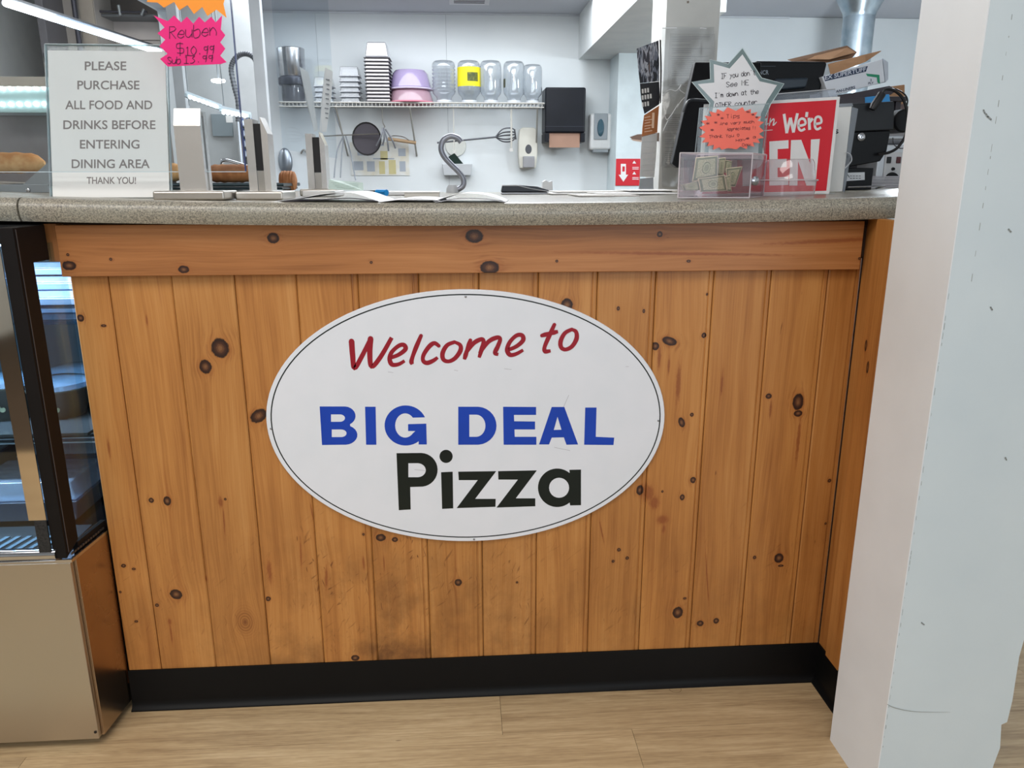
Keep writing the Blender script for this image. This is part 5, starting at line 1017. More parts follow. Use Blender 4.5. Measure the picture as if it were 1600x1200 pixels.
strip([(1030.5, 62), (1031.5, 110), (1031, 162)], [(1033, 62), (1034, 110), (1033, 160)], 1.28, 1.29, blackp, 'black_edge')
wt = mat('calendar_white_text', (224, 222, 220), .6)
def tq(x0, y0, x1, y1, Y, dy=0): return [at(x0, y0, Y), at(x1, y0+dy, Y), at(x1, y1+dy, Y), at(x0, y1, Y)]
for y, w in ((136, 14), (146, 18), (158, 15)): text('lettering', {136: 'BACK', 146: 'BETTER', 158: 'NOW'}[y], tq(1003, y, 1003+w, y+7, 1.215, -3), wt, cal, .01) if False else None
for i, (y, w) in enumerate(((137, 12), (147, 17), (158, 13))):
    for j in range(int(w/4)): rb = M(); a = at(1004+j*4.2, y+2-j*.8, 1.215); b = at(1004+j*4.2+.4, y+9-j*.8, 1.215); ribbon(rb, [a, b], .006, NY, False); obj('faded_letter', rb, wt, cal, smooth=False)
for i in range(6): rb = M(); ribbon(rb, [at(1007, 184+i*4.4, 1.215), at(1016+(i % 2)*3, 182+i*4.4, 1.215)], .0025, NY, False); obj('text_line', rb, mat('calendar_cream', (240, 204, 176), .6), cal, smooth=False)
rb = M(); ribbon(rb, [at(1021, 176, 1.215), at(1020, 200, 1.215)], .008, NY, False); obj('text_line', rb, mat('calendar_cream', (240, 204, 176), .6), cal, smooth=False)
gl_ = mat('calendar_grid', (196, 198, 204), .7)
for i in range(6): rb = M(); ribbon(rb, [at(1004, 222+i*9, 1.218), at(1023, 221+i*9, 1.218)], .0012, NY, False); obj('grid_line', rb, gl_, cal, smooth=False)
mg = thing('folded_menu', at(994, 216, 1.32), 'brown folded menu sticking out from behind the calendar', 'menu')
obj('fold', M().prism([at(x, y, 1.32) for x, y in ((984, 214), (996, 210), (1036, 207), (1036, 221), (990, 219))], (0, .004, 0)), mat('menu_brown', (120, 106, 98), .6), mg, smooth=False); obj('fold', M().prism([at(x, y, 1.315) for x, y in ((985, 217), (1002, 219), (1003, 222), (990, 220))], (0, .003, 0)), mat('menu_pale', (196, 180, 166), .6), mg, smooth=False)
shm = pane('sleeve_film', (235, 236, 236), 2.4, .12, .16, (206, 206, 204)); hi = mat('film_highlight', (236, 238, 240), .2)
sl = thing('document_sleeve', at(1078, 130, YP_-.012), 'hanging clear plastic sleeve with a typed page on the white post', 'document')
prn = mat('typed_print', (150, 150, 152), .8); dim = mat('page_in_sleeve', (196, 194, 190), .6)
def pg(x0, y0, x1, y1, seed):
    a, b = at(x0, y0, YP_-.008), at(x1, y1, YP_-.008); obj('typed_page', M().box(a.x, b.x, YP_-.008, YP_-.007, b.z, a.z), dim, sl, smooth=False); r = random.Random(seed); y = y0+6; g = M()
    while y < y1-3:
        n_ = r.choice((1, 1, .8, .5, .95)); ribbon(g, [at(x0+3, y, YP_-.0084), at(x0+3+(x1-x0-6)*n_, y-.5, YP_-.0084)], .0016, NY, False); y += r.choice((3.2, 3.2, 3.2, 6))
    obj('typed_lines', g, prn, sl, smooth=False)['kind'] = 'stuff'
pg(1047, 52, 1112, 135, 1); pg(1036, 178, 1094, 260, 2)
fg = M(); rows = []
for j in range(14):
    y = 42+(292-42)*j/13; rows.append([at(1034+(82)*i/8, y, YP_-.016-.010*math.sin(i*1.3+j*.9)*(1 if 5 < j < 12 else .2)) for i in range(9)])
fg.sheet(rows); obj('film', fg, shm, sl, smooth=True)
for pts in (((1036, 148), (1046, 140), (1056, 142), (1064, 134)), ((1038, 178), (1042, 187), (1050, 178), (1060, 162)), ((1064, 132), (1062, 140), (1070, 146)), ((1036, 205), (1040, 196), (1044, 188)), ((1035, 44), (1058, 44)), ((1094, 44), (1104, 45)), ((1058, 168), (1064, 158), (1072, 150))):
    obj('crease_highlight', M().tube(spline([at(x, y, YP_-.032) for x, y in pts], 5), .0013, 6), hi, sl)  # white tubes stand in for highlights along the film's creases
pn_ = at(1075, 3, YP_-.004); obj('pin', M().lathe(pn_, [(.004, 0), (.002, .006)], 10, rotx(math.pi/2)), mat('pin_brown', (130, 120, 108), .5), sl)
# ================================================================== REGISTER GROUP
posb = mat('pos_black', (10, 11, 15), .45, spec=.3, noise=(13, 15, 19)); posg = mat('pos_ridge', (40, 52, 64), .3)
cd_ = thing('customer_display', (at(1110, 280, .75).x, .8, ct(.45)), 'large black tilted display panel behind the star shaped notice', 'display')
obj('panel', M().prism([at(x, y, Y) for x, y, Y in ((1086, 97, .9), (1190, 97, .9), (1176, 262, .78), (1058, 262, .78), (1050, 256, .78))], (0, .03, .0)), posb, cd_, bev=.004)
obj('arm', M().tube(spline([at(x, y, .76) for x, y in ((1068, 175), (1074, 160), (1084, 156), (1110, 158))], 5), .004, 8), mat('arm_black', (44, 48, 54), .3), cd_)
a = at(1110, 262, .82); obj('stand', M().box(a.x-.04, a.x+.04, .83, .9, ct(.45), a.z+.02), posb, cd_, bev=.004)
ts = thing('touch_terminal', (at(1230, 280, .9).x, .98, ct(.6)), 'black sales terminal seen from its back above the red sign', 'terminal')
obj('rear_shell', M().prism([at(x, y, .95) for x, y in ((1184, 95), (1290, 96), (1293, 99), (1282, 142), (1278, 146), (1150, 160), (1160, 110))], (0, .04, 0)), posb, ts, bev=.006)
obj('hinge_cover', M().prism([at(x, y, .949) for x, y in ((1208, 124), (1260, 122), (1256, 138), (1206, 143))], (0, -.02, 0)), posg, ts, bev=.006)
obj('shell_seam', M().prism([at(x, y, .9485) for x, y in ((1184, 103), (1212, 103), (1212, 104), (1184, 104))], (0, -.001, 0)), posg, ts, smooth=False)
text('lettering', 'NCR', tq(1186, 110, 1201, 117, .9485, -.5), mat('logo_grey', (150, 160, 172), .5), ts, .02)
a = at(1220, 150, 1.0); obj('foot', M().box(a.x-.09, a.x+.09, .99, 1.09, ct(.6), a.z+.01), posb, ts, bev=.004)
# rack under the liner box
a, b = at(1296, 150, .92), at(1402, 160, .92)
rkb = thing('equipment_stand', ((a.x+b.x)/2, 1.05, ct(.9)), 'dark stand carrying the can liner box beside the register', 'stand')
obj('top_board', M().box(a.x, b.x+.03, .92, 1.12, a.z-.014, a.z), mat('stand_dark', (58, 54, 60), .5), rkb, bev=.002)
for x in (a.x+.01, b.x+.01): obj('side_board', M().box(x-.008, x+.008, .93, 1.11, ct(.9), a.z-.0145), mat('stand_dark', (58, 54, 60), .5), rkb, smooth=False)
obj('rear_board', M().box(a.x, b.x+.02, 1.111, 1.119, ct(.9), a.z-.0145), mat('stand_mid', (90, 90, 96), .5), rkb, smooth=False)
YL = .93
lb = thing('liner_box', at(1335, 146, YL), 'white cardboard can-liner box with blue printed band, tilted on the stand', 'box')
sgb = mat('box_white', (232, 236, 244), .5); kr = mat('cardboard', (182, 140, 104), .8, noise=(168, 126, 92), nscale=20); kr2 = mat('cardboard_dark', (134, 100, 74), .8, noise=(116, 86, 64), nscale=20)
obj('carton', M().prism([at(x, y, YL) for x, y in ((1284, 120), (1379, 92), (1383, 128), (1296, 151))], (0, .12, 0)), sgb, lb, bev=.002)
obj('carton_end', M().prism([at(x, y, YL+.001) for x, y in ((1379.5, 91.5), (1388, 97), (1388, 124), (1383.5, 128.5))], (0, .11, 0)), mat('box_end', (200, 208, 220), .5), lb, smooth=False)
obj('blue_band', polyfill('blue_band', [[at(x, y, YL-.0005) for x, y in ((1287, 118), (1356, 103), (1352, 112), (1288, 126))]], NY, mat('band_blue', (52, 66, 96), .5), None, 0).data and M(), sgb, lb) if False else polyfill('blue_band', [[at(x, y, YL-.0005) for x, y in ((1287, 119), (1356, 103), (1353, 112), (1289, 127))]], NY, mat('band_blue', (52, 66, 96), .5), lb, .0003)
def tslope(nm, s, x0, y0, x1, y1, h, Y, m, par, bold=.01, sh=0): return text(nm, s, [at(x0, y0-h, Y), at(x1, y1-h, Y), at(x1, y1, Y), at(x0, y0, Y)], m, par, bold, sh)
tslope('lettering', 'EX SUPERTUFF', 1289, 125, 1353, 111, 6.5, YL-.001, mat('text_pale', (214, 220, 232), .5), lb, .02)
tslope('lettering', 'AN-LINERS', 1306, 145.5, 1336, 138.5, 4.5, YL-.0008, mat('band_blue', (52, 66, 96), .5), lb, .02)
polyfill('green_corner', [[at(x, y, YL-.0005) for x, y in ((1353, 115), (1374, 117), (1375, 131), (1371, 129), (1370, 121), (1355, 119))]], NY, mat('corner_green', (40, 150, 110), .5), lb, .0003)
tslope('lettering', '2', 1359.5, 127, 1362, 126.5, 3.6, YL-.0008, mat('band_blue', (52, 66, 96), .5), lb, .02); tslope('lettering', 'PLY', 1356.5, 132, 1365, 131, 3.4, YL-.0008, mat('band_blue', (52, 66, 96), .5), lb, .02)
obj('flap', M().prism([at(x, y, Y) for x, y, Y in ((1294, 101, .95), (1352, 86, .95), (1377, 80, .97), (1352, 97, .93), (1298, 117, .93))], (0, .003, .002)), kr, lb, smooth=False)
obj('flap', M().prism([at(x, y, Y) for x, y, Y in ((1231, 94, .99), (1324, 72, 1.03), (1339, 82, 1.0), (1331, 91, .97), (1291, 98, .96), (1240, 97, .97))], (0, .003, .002)), kr2, lb, smooth=False)
obj('flap', M().prism([at(x, y, Y) for x, y, Y in ((1252, 93, .985), (1324, 74.5, 1.01), (1337, 82, .985), (1296, 93, .955))], (0, .001, .001)), kr, lb, smooth=False)
tb_ = thing('tan_carton', at(1400, 165, 1.0), 'tan cardboard box standing upright at the far corner by the wall end', 'box')
obj('carton', M().prism([at(x, y, 1.0) for x, y in ((1386, 136), (1414, 132), (1414, 166), (1386, 166))], (0, .08, 0)), kr, tb_, bev=.002); obj('flap', M().prism([at(x, y, .99) for x, y in ((1412, 162), (1429, 172), (1426, 178), (1398, 168))], (0, .004, 0)), mat('flap_grey', (130, 112, 110), .7), tb_, smooth=False)
for i, (pts, m, lbl, nm) in enumerate(((((1300, 150), (1345, 143), (1390, 134), (1404, 140), (1392, 148), (1330, 158), (1302, 160)), mat('bag_dark', (70, 64, 70), .6), 'crumpled dark plastic bag squeezed under the liner box', 'plastic_bag'), (((1351, 152), (1390, 147), (1392, 166), (1350, 166)), mat('folder_blue', (58, 148, 214), .5), 'bright blue folder edge beneath the liner box', 'folder'), (((1290, 154), (1352, 152), (1352, 166), (1290, 166)), mat('folder_grey', (64, 60, 66), .5), 'dark grey folder lying beside the blue folder', 'folder'))):
    recenter(tag(obj(nm, M().prism([at(x, y, .885-.02*i) for x, y in pts], (0, .012, 0)), m, bev=.002), lbl, nm.replace('_', ' ')), at(*pts[0], .885-.02*i))
# black coin / card machine
YR_ = .42
bm_ = thing('card_machine', (at(1360, 298, YR_).x, .47, ct(.86)), 'black metal card machine with round key lock and white label', 'machine')
bk_ = mat('machine_black', (13, 14, 17), .45, spec=.3, noise=(17, 18, 21)); bkt = mat('machine_top', (28, 30, 34), .5)
obj('upper_box', M().prism([at(x, y, YR_) for x, y in ((1330, 162), (1398, 158), (1397, 203), (1330, 206))], (0, .09, 0)), bkt, bm_, bev=.003)
obj('middle_box', M().prism([at(x, y, YR_+.004) for x, y in ((1322, 206.5), (1392, 203.5), (1386, 236), (1376, 252), (1320, 262))], (0, .085, 0)), bk_, bm_, bev=.003)
zb = ct(.86)+.0005; a = at(1318, 262, YR_+.008); b = at(1366, 262, YR_+.008)
obj('lower_box', M().box(a.x, b.x, YR_+.01, YR_+.09, zb, a.z-.0005), bk_, bm_, bev=.002)
c = at(1345, 214, YR_+.003); obj('key_lock', M().lathe(c, [(.0095, 0), (.0095, .004), (.007, .006), (.0035, .0061), (.003, .004)], 20, rotx(math.pi/2)), chrome, bm_)
lq = [(1321, 270), (1351, 269), (1351, 281), (1321, 283)]; polyfill('label', [[at(x, y, YR_+.0095) for x, y in lq]], NY, mat('label_white', (216, 218, 222), .5), bm_, .0003)
for (x0, y0, x1, s_) in ((1328, 275, 1346, 'Model 10 V'), (1328, 278.6, 1347, 'Serial 12345'),): rb = M(); [ribbon(rb, [at(x0+i*4.6, y0, YR_+.0088), at(x0+i*4.6+3.2, y0, YR_+.0088)], .0014, NY, False) for i in range(4)]; obj('print_line', rb, bk_, bm_, smooth=False)
rb = M(); ribbon(rb, spline([at(1322, 278, YR_+.0088), at(1324, 273, YR_+.0088), at(1327, 277, YR_+.0088)], 4), .0016, NY); obj('logo', rb, bk_, bm_, smooth=False)
a = at(1404, 190, YR_+.05); obj('motor', M().lathe(a, [(.026, -.03), (.028, -.026), (.028, .026), (.024, .03)], 24, rotx(math.pi/2)), bk_, bm_)
obj('mast', M().box(b.x+.001, b.x+.006, YR_+.03, YR_+.036, zb, at(1360, 262, YR_).z), chrome, bm_, smooth=False)
obj('foot_frame', M().tube([(at(1322, 292, YR_-.02).x, YR_-.03, zb+.008), (b.x+.012, YR_-.03, zb+.010), (b.x+.012, YR_+.01, zb+.004)], .002, 8), chrome, bm_)
pl_ = thing('plug_cable', at(1362, 172, YR_-.01), 'thick black plug and looping cable on top of the card machine', 'cable')
obj('plug', M().tube([at(1362, 171, YR_-.015), at(1366, 165, YR_-.015), at(1378, 147, YR_-.01)], [.007, .0095, .0095], 12), blackp, pl_)
obj('cord', M().tube(spline([at(x, y, YR_-.01) for x, y in ((1378, 147), (1384, 140), (1396, 141), (1410, 153), (1417, 175), (1417, 205), (1405, 228), (1390, 238), (1372, 241))], 6), .0035, 8), blackp, pl_)
obj('cord', M().tube(spline([at(x, y, YR_) for x, y in ((1382, 141), (1398, 139), (1412, 146), (1418, 156), (1416, 168))], 6), .0018, 8), blackp, pl_); obj('cord', M().tube(spline([at(x, y, YR_+.02) for x, y in ((1395, 215), (1397, 226), (1408, 232), (1418, 226), (1424, 200), (1418, 180))], 6), .0012, 6), blackp, pl_)
# steel switch box behind
Yo = .78; a, b = at(1374, 226, Yo), at(1424, 282, Yo)
sb = thing('switch_box', ((a.x+b.x)/2, Yo, ct(1.0)), 'steel appliance with two rocker switches behind the carton stack', 'appliance')
obj('housing', M().box(a.x, b.x, Yo, Yo+.12, ct(1.0)+.0005, a.z), mat('appliance_steel', (196, 198, 202), .35, .7), sb, bev=.003)
x0, x1, z0, z1 = wallq(1384, 238, 1414, 283, Yo-.002); obj('face_plate', M().box(x0, x1, Yo-.003, Yo-.0003, max(z0, ct(1.0)+.001), z1), mat('plate_white', (206, 206, 208), .5), sb, bev=.001)
for px, c_ in ((1389, (26, 26, 28)), (1404, (90, 40, 44))): x0, x1, z0, z1 = wallq(px-2.6, 245, px+2.6, 255, Yo-.005); obj('rocker_switch', M().box(x0, x1, Yo-.007, Yo-.0032, z0, z1), mat('rocker_%d' % px, c_, .4), sb, bev=.001)
obj('knob', M().lathe(at(1395, 264, Yo-.0032), [(.005, 0), (.004, .006)], 12, rotx(math.pi/2)), bk_, sb); obj('dial', M().lathe(at(1393, 281, Yo-.0032), [(.022, 0), (.020, .006)], 20, rotx(math.pi/2)), bk_, sb)
x0, x1, z0, z1 = wallq(1384, 212, 1422, 225, Yo); obj('drum', M().tube([(x0, Yo+.05, a.z+.022), (x1, Yo+.05, a.z+.022)], .021, 20), chrome, sb)
for i in range(8):
    x0, x1 = at(1365+(i % 3)*.8, 300, .44).x, at(1430, 300, .44).x; zz = ct(.95)+.0006+i*.0040
    o = obj('folded_carton', M().box(x0, x1+.04, .44 if False else .52, .66, zz, zz+.0032), mat('carton_white_%d' % (i % 2), ((224, 220, 224), (206, 202, 208))[i % 2], .6), bev=.0005)
    recenter(tag(o, ORD[i]+' folded white carton, counted upwards, in the low stack' if 0 < i < 7 else ('undermost folded white carton of the low stack' if i == 0 else 'uppermost folded white carton of the low stack'), 'carton', 'folded cartons stacked by the wall end'), ((x0+x1)/2, .59, zz))
# second sign holder (edge-on page) and the red sign
Y2_ = .30
h2 = thing('page_holder', (at(1315, 300, Y2_).x, Y2_, ct(.76)), 'clear holder with a white page standing directly behind the red sign', 'sign')
obj('page', M().prism([at(x, y, Y2_) for x, y in ((1200, 172), (1331, 165), (1316, 299), (1190, 303))], (0, .001, 0)), paper, h2, smooth=False)
obj('side_edge', M().prism([at(x, y, Y2_-.001) for x, y in ((1331.5, 167), (1341, 170), (1320, 300), (1316.5, 299))], (0, .003, 0)), pane('edge_grey', (150, 156, 164), 1.5, .1, .5, (150, 156, 164)), h2, smooth=False)
obj('top_edge', M().prism([at(x, y, Y2_-.001) for x, y in ((1300, 163), (1332, 161), (1333, 166), (1300, 168))], (0, .003, 0)), pane('edge_grey', (150, 156, 164)), h2, smooth=False)
text('lettering', 's', tq(1304, 202, 1310, 209, Y2_-.0005), mat('print_black', (60, 60, 66), .6), h2, .02)
obj('lip', M().tube(spline([at(x, y, Y2_-.01) for x, y in ((1322, 238), (1329, 242), (1330, 252), (1320, 263))], 5), .0015, 8), mat('lip_clear', (190, 192, 198), .2), h2)
Y1_ = .215; R_red = mat('open_red', (222, 36, 52), .45, noise=(216, 32, 48)); R_wh = mat('open_white', (240, 238, 238), .5)
os_ = thing('open_sign', (at(1200, 305, Y1_).x, Y1_, ct(.6)), "red Come in We're OPEN sign in a clear holder by the tip box", 'sign')
bq = [(1100, 163), (1312.5, 151), (1295.5, 303.5), (1090, 308)]
obj('border_card', M().prism([at(x, y, Y1_) for x, y in bq], (0, .0015, 0)), R_wh, os_, smooth=False)
polyfill('red_field', [[at(x, y, Y1_-.0003) for x, y in ((1106, 168), (1307, 156), (1291, 298), (1097, 303))]], NY, R_red, os_, .0003)
Yt = Y1_-.0008
def tsl(s_, x0, y0, x1, y1, h, bold=.03, sh=0, m=R_wh): return text('lettering', s_, [at(x0, y0-h, Yt), at(x1, y1-h, Yt), at(x1, y1, Yt), at(x0, y0, Yt)], m, os_, bold, sh)
for lt_ in ([[(1225, 178), (1229.5, 208)], [(1229, 208), (1235, 184)], [(1235, 184), (1240, 207)], [(1239.5, 207), (1246, 177)]], [[(1247, 197), (1258, 194), (1257, 187), (1252, 185.5), (1248, 190), (1248, 200), (1252, 204), (1258, 201)]], [[(1261, 175), (1260, 183)]], [[(1264, 184), (1265, 203)], [(1265, 191), (1270, 185)]], [[(1273, 194), (1283, 191.5), (1282, 184), (1277, 182.5), (1273.5, 187), (1273.5, 198), (1277, 202), (1283, 199)]]):
    g = M()
    for j, st in enumerate(lt_): ribbon(g, [q+NY*(.00004*j) for q in (spline([at(x, y, Yt) for x, y in st], 4) if len(st) > 5 else [at(x, y, Yt) for x, y in st])], .0062 if len(st) < 6 else .0052, NY, False)
    obj('letter', g, R_wh, os_, smooth=False)
sm = M(); IN = [[(1194, 190), (1198, 185), (1196.5, 195), (1200, 193)], [(1199, 180), (1199.6, 179)], [(1202, 196), (1204, 185)], [(1203, 192), (1208, 186), (1209.5, 188), (1208, 196), (1213, 191)]]
for st in IN: ribbon(sm, spline([at(x, y, Yt) for x, y in st], 4), .0024, NY)
ribbon(sm, [at(1194, 204, Yt), at(1207, 203, Yt)], .0012, NY); obj('lettering', sm, R_wh, os_, smooth=False)
tsl('O', 1112, 292, 1152, 290, 70, .05); tsl('P', 1160, 291, 1194, 290, 70, .05)
EN = [[(1202, 221), (1232, 219), (1232, 232), (1215, 233), (1215, 249), (1229, 248), (1229, 261), (1215, 262), (1215, 277), (1232, 276), (1232, 289), (1202, 290)], [(1236, 219), (1252, 218.5), (1266, 256), (1267, 218), (1281, 217), (1274, 290), (1260, 290), (1247, 252), (1246, 290), (1233, 290)]]
for lp in EN: polyfill('lettering', [[at(x, y, Yt) for x, y in lp]], NY, R_wh, os_, .0001)
obj('clear_back', M().prism([at(x, y, Y1_+.004) for x, y in ((1188, 149), (1305, 139), (1309, 150), (1311, 152), (1294, 305), (1092, 309))], (0, .002, 0)), pane('acrylic_smoke', (206, 210, 216), 1.6, .05, .22, (190, 196, 206)), os_, smooth=False)
obj('clear_foot', M().box(at(1100, 305, Y1_).x, at(1296, 305, Y1_).x, Y1_-.03, Y1_+.002, ct(.7)+.0003, ct(.7)+.002), acry, os_, smooth=False)
obj('top_line', M().tube([at(1190, 149, Y1_+.003), at(1305, 139, Y1_+.003)], .0012, 6), mat('lip_clear', (190, 192, 198), .2), os_)
# star notice
Ys_ = .185
st_ = thing('star_notice', at(1150, 250, Ys_), "white star card with grey border telling customers to try the other counter", 'sign')
SO = [(1160, 75), (1190, 122), (1225, 131), (1204, 163), (1196, 182), (1190, 250), (1100, 250), (1106, 178), (1109, 161), (1081, 128), (1110, 124), (1109, 93), (1138, 100)]
SI = [(1160, 85), (1187, 127), (1214, 133), (1198, 158), (1189, 178), (1184, 248), (1106, 248), (1112, 178), (1116, 159), (1090, 131.5), (1116, 129), (1115, 100), (1140, 107)]
obj('card', M().prism([at(x, y, Ys_) for x, y in SO], (0, .0012, 0)), mat('star_border', (112, 132, 134), .25, coat=.5), st_, smooth=False)
polyfill('inner_card', [[at(x, y, Ys_-.0003) for x, y in SI]], NY, mat('star_white', (230, 230, 234), .4), st_, .0002)
obj('laminate_edge', M().tube([at(x, y, Ys_) for x, y in SO[:5]], .0009, 6), mat('laminate', (206, 222, 224), .2), st_); obj('laminate_edge', M().tube([at(x, y, Ys_) for x, y in SO[7:]+SO[:1]], .0009, 6), mat('laminate', (206, 222, 224), .2), st_)
inkc = mat('comic_ink', (70, 66, 74), .6)
fS = lambda u, v: at(1080+u, 220-v, Ys_-.0008)
scrawl('lettering', [('IF you don\'t', 47, 97, 101, 103.5, 8), ('See ME', 55, 84, 91, 87.5, 8), ("I'm down at the", 37, 67, 106, 74, 7.5), ('OTHER counter', 38, 52, 104, 58, 7)], fS, inkc, st_, .0013, NY, .02)
# coral tips card in its clear frame
Yc = .165
tp = thing('tips_card', at(1144, 235, Yc), 'coral starburst card with handwritten tips note in a clear frame', 'sign')
obj('clear_frame', M().prism([at(x, y, Yc+.002) for x, y in ((1093, 169), (1202, 162), (1192, 300), (1085, 303))], (0, .0025, 0)), acry, tp, smooth=False)
obj('frame_edge', M().tube([at(x, y, Yc+.002) for x, y in ((1086, 240), (1093, 169), (1202, 162), (1193, 235))], .0009, 6), edge_m, tp)
cs = []; cx, cy = 1144, 202; nn_ = 22; rv = random.Random(4)
for i in range(nn_*2):
    a = 2*math.pi*i/(nn_*2)-.5; r = (1.0 if i % 2 == 0 else .84)*(1+rv.uniform(-.03, .03)); ss = abs(math.sin(a))**.5; x = cx+51*r*math.copysign(abs(math.cos(a))**.75, math.cos(a)); y = cy+34*r*math.copysign(abs(math.sin(a))**.8, math.sin(a)); cs.append((x, min(y, 233.5)-(x-cx)*.03))
polyfill('card', [[at(x, y, Yc) for x, y in cs]], NY, mat('coral_card', (255, 122, 104), .55, noise=(250, 116, 98)), tp, 0)
fT = lambda u, v: at(1090+u, 240-v, Yc-.0006)
inkt = mat('marker_brown', (110, 50, 60), .6)
scrawl('handwriting', [('Tips', 45, 55, 67, 56, 6), ('Are Very much', 35, 44, 89, 48, 5), ('Appreciated !!', 46, 36, 92, 38, 5), ('Thank You @', 18, 24, 66, 27, 5), ('Have a', 60, 19, 92, 25, 4), ('Day', 70, 12, 84, 13, 4), ('*', 30, 58, 36, 58, 6), ('*', 36, 53, 42, 53, 6), ('*', 13, 44, 20, 44, 7), ('*', 26, 46, 32, 46, 6), ('*', 20, 34, 27, 34, 7), ('*', 76, 62, 83, 62, 6), ('*', 84, 58, 90, 58, 6), ('*', 90, 54, 96, 54, 6)], fT, inkt, tp, .0008, NY, .12)
# tip box with banknotes
F0, F1, B1, B0 = at(1059, 309, .03), at(1171, 306, .045), at(1193, 301, .145), at(1085, 303, .135)
zt_ = at(1062, 239, F0.y).z; zb_ = max(ct(F0.x), ct(F1.x), ct(B1.x))+.0004
for v in (F0, F1, B1, B0): v.z = zb_
tbx = thing('tip_box', ((F0.x+B1.x)/2, (F0.y+B1.y)/2, zb_), 'clear acrylic tip box filled with folded dollar notes', 'box')
clr = pane('box_acrylic', (250, 244, 246), 1.0, .03, .015, (236, 214, 220)); up = Vector((0, 0, zt_-zb_)); boxe = mat('acrylic_line', (208, 200, 204), .15)
for a, b in ((F0, F1), (F1, B1), (B1, B0), (B0, F0)):
    nn = (b-a).cross(Vector((0, 0, 1))).normalized()*-.002; obj('wall_sheet', M().prism([a, b, b+up, a+up], nn), clr, tbx, smooth=False)
obj('floor_sheet', M().prism([F0, F1, B1, B0], (0, 0, .002)), clr, tbx, smooth=False)
for a in (F0, F1, B1, B0): obj('edge', M().tube([a, a+up], .0012, 6), boxe, tbx)
for dz in (0, 1): obj('rim', M().tube([v+up*dz for v in (F0, F1, B1, B0)], .0013, 6, True), boxe, tbx)
c = (F1.lerp(B1, .25)+up*.38); obj('lock_cam', M().lathe(c, [(.009, 0), (.009, .004), (.004, .007)], 16, rotz(.3) @ rotx(math.pi/2)), chrome, tbx)
def bill_mat():
    m = bpy.data.materials.new('banknote_print'); m.use_nodes = True; k = N(m); tc = k.n.new('ShaderNodeTexCoord'); sp = k.n.new('ShaderNodeSeparateXYZ'); k.l.new(tc.outputs['UV'], sp.inputs[0]); u, v = sp.outputs[0], sp.outputs[1]
    du = k.math('ABSOLUTE', k.math('SUBTRACT', u, .5)); dv = k.math('ABSOLUTE', k.math('SUBTRACT', v, .5))
    e = k.math('MAXIMUM', du, dv); fr = k.math('MULTIPLY', k.rng(e, .37, .39), k.rng(e, .47, .455))
    nz = k.noise(k.comb(k.math('MULTIPLY', u, 38.), k.math('MULTIPLY', v, 22.)), 1, 3, .8); c = k.ramp(nz, [(.4, (84, 104, 74)), (.52, (172, 182, 144)), (.66, (228, 226, 192))])
    c = k.mix(k.math('MULTIPLY', fr, .8), c, (74, 96, 66))
    r = k.math('SQRT', k.math('ADD', k.math('MULTIPLY', k.math('MULTIPLY', du, du), 2.2), k.math('MULTIPLY', dv, dv)))
    c = k.mix(k.rng(r, .25, .23, 0, .9), c, (160, 174, 134)); c = k.mix(k.math('MULTIPLY', k.rng(r, .16, .14), k.rng(nz, .42, .5, .9, .3)), c, (70, 88, 64)); c = k.mix(k.math('MULTIPLY', k.rng(r, .22, .235), k.rng(r, .265, .25)), c, (70, 92, 66))
    c = k.mix(k.rng(e, .465, .47), c, (220, 216, 182)); k.l.new(c, k.n['Principled BSDF'].inputs['Base Color']); k.n['Principled BSDF'].inputs['Roughness'].default_value = .8; return m
bmt = bill_mat(); Yb0 = F0.y+.035
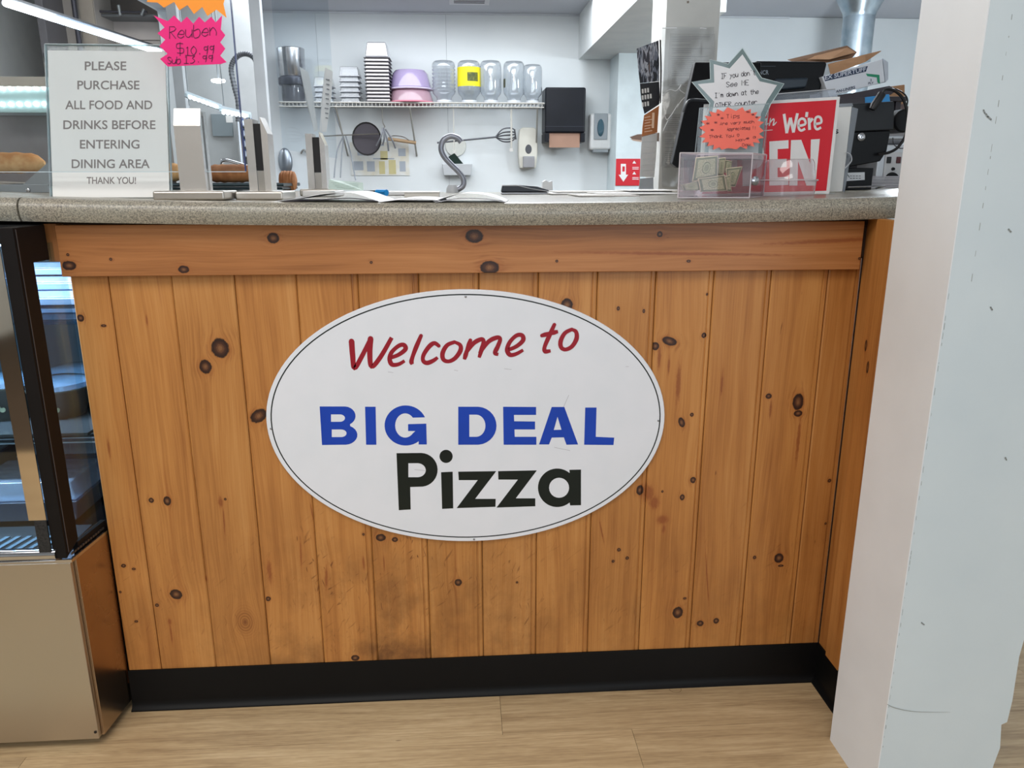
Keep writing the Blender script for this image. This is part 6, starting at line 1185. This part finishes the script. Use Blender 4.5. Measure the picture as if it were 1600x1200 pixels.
def bill(q_, Y, bow, label, dy=0):
    tl, tr, br, bl = [at(x, y, Y+d) for (x, y), d in zip(q_, (dy, 0, 0, dy))]; g = []
    for j in range(7):
        row = []
        for i in range(9):
            u, v = i/8, j/6; p = (tl*(1-u)+tr*u)*(1-v)+(bl*(1-u)+br*u)*v; row.append(p+Vector((0, -bow*math.sin(math.pi*u)-.25*bow*math.sin(5*u+v*3), 0)))
        g.append(row)
    o = obj('dollar_note', M().sheet(g), bmt, None, uv=True, solid=.0006); recenter(tag(o, label, 'banknote', 'dollar notes in the tip box'), (bl+br)/2)
bill([(1087, 246), (1122, 243), (1121, 276), (1081, 284)], Yb0+.012, .006, 'upright folded dollar note with its portrait facing out of the tip box')
bill([(1090, 279), (1133, 273), (1136, 298), (1094, 300)], Yb0, .006, 'dollar note folded low across the front of the tip box')
bill([(1123, 247), (1134, 246), (1130, 276), (1121, 275)], Yb0+.018, .004, 'narrow folded note edge right beside the upright portrait note', .02)
bill([(1134, 263), (1160, 260), (1149, 292), (1138, 292)], Yb0+.016, -.004, 'note tilted against the lock side of the tip box', -.01)
bill([(1064, 289), (1092, 282), (1094, 297), (1068, 298)], Yb0+.01, .008, 'loosely rolled note at the bottom corner of the tip box')
bill([(1133, 250), (1144, 252), (1142, 270), (1132, 270)], Yb0+.026, .003, 'note corner standing behind the other notes in the tip box')
bill([(1133, 276), (1141, 273), (1143, 299), (1137, 299)], Yb0+.004, -.003, 'thin folded note on edge between the front note and the tilted one')
# upturned clear container
Yq = .12; c = at(1230, 304, Yq); c.z = ct(c.x)+.0004; px_ = (Yq+CD)/FPX*1.03
cc = thing('clear_container', c, 'upturned clear plastic deli cup in front of the red sign', 'container')
h = at(1230, 249, Yq).z-c.z; pcl = pane('deli_plastic', (248, 244, 246), 1.8, .05, .08, (236, 226, 230))
obj('cup', M().lathe(c, [(38*px_, 0), (40*px_, h*.4), (42*px_, h*.42), (42*px_, h*.46), (38*px_, h*.47), (35*px_, h*.9), (32*px_, h)], 36), pcl, cc)
obj('rim', M().tube([c+Vector((42*px_*math.cos(a*math.pi/18), 42*px_*math.sin(a*math.pi/18), h*.44)) for a in range(36)], .001, 6, True), mat('acrylic_line', (208, 200, 204), .15), cc)
for k_ in (.05, .22, .35): pass
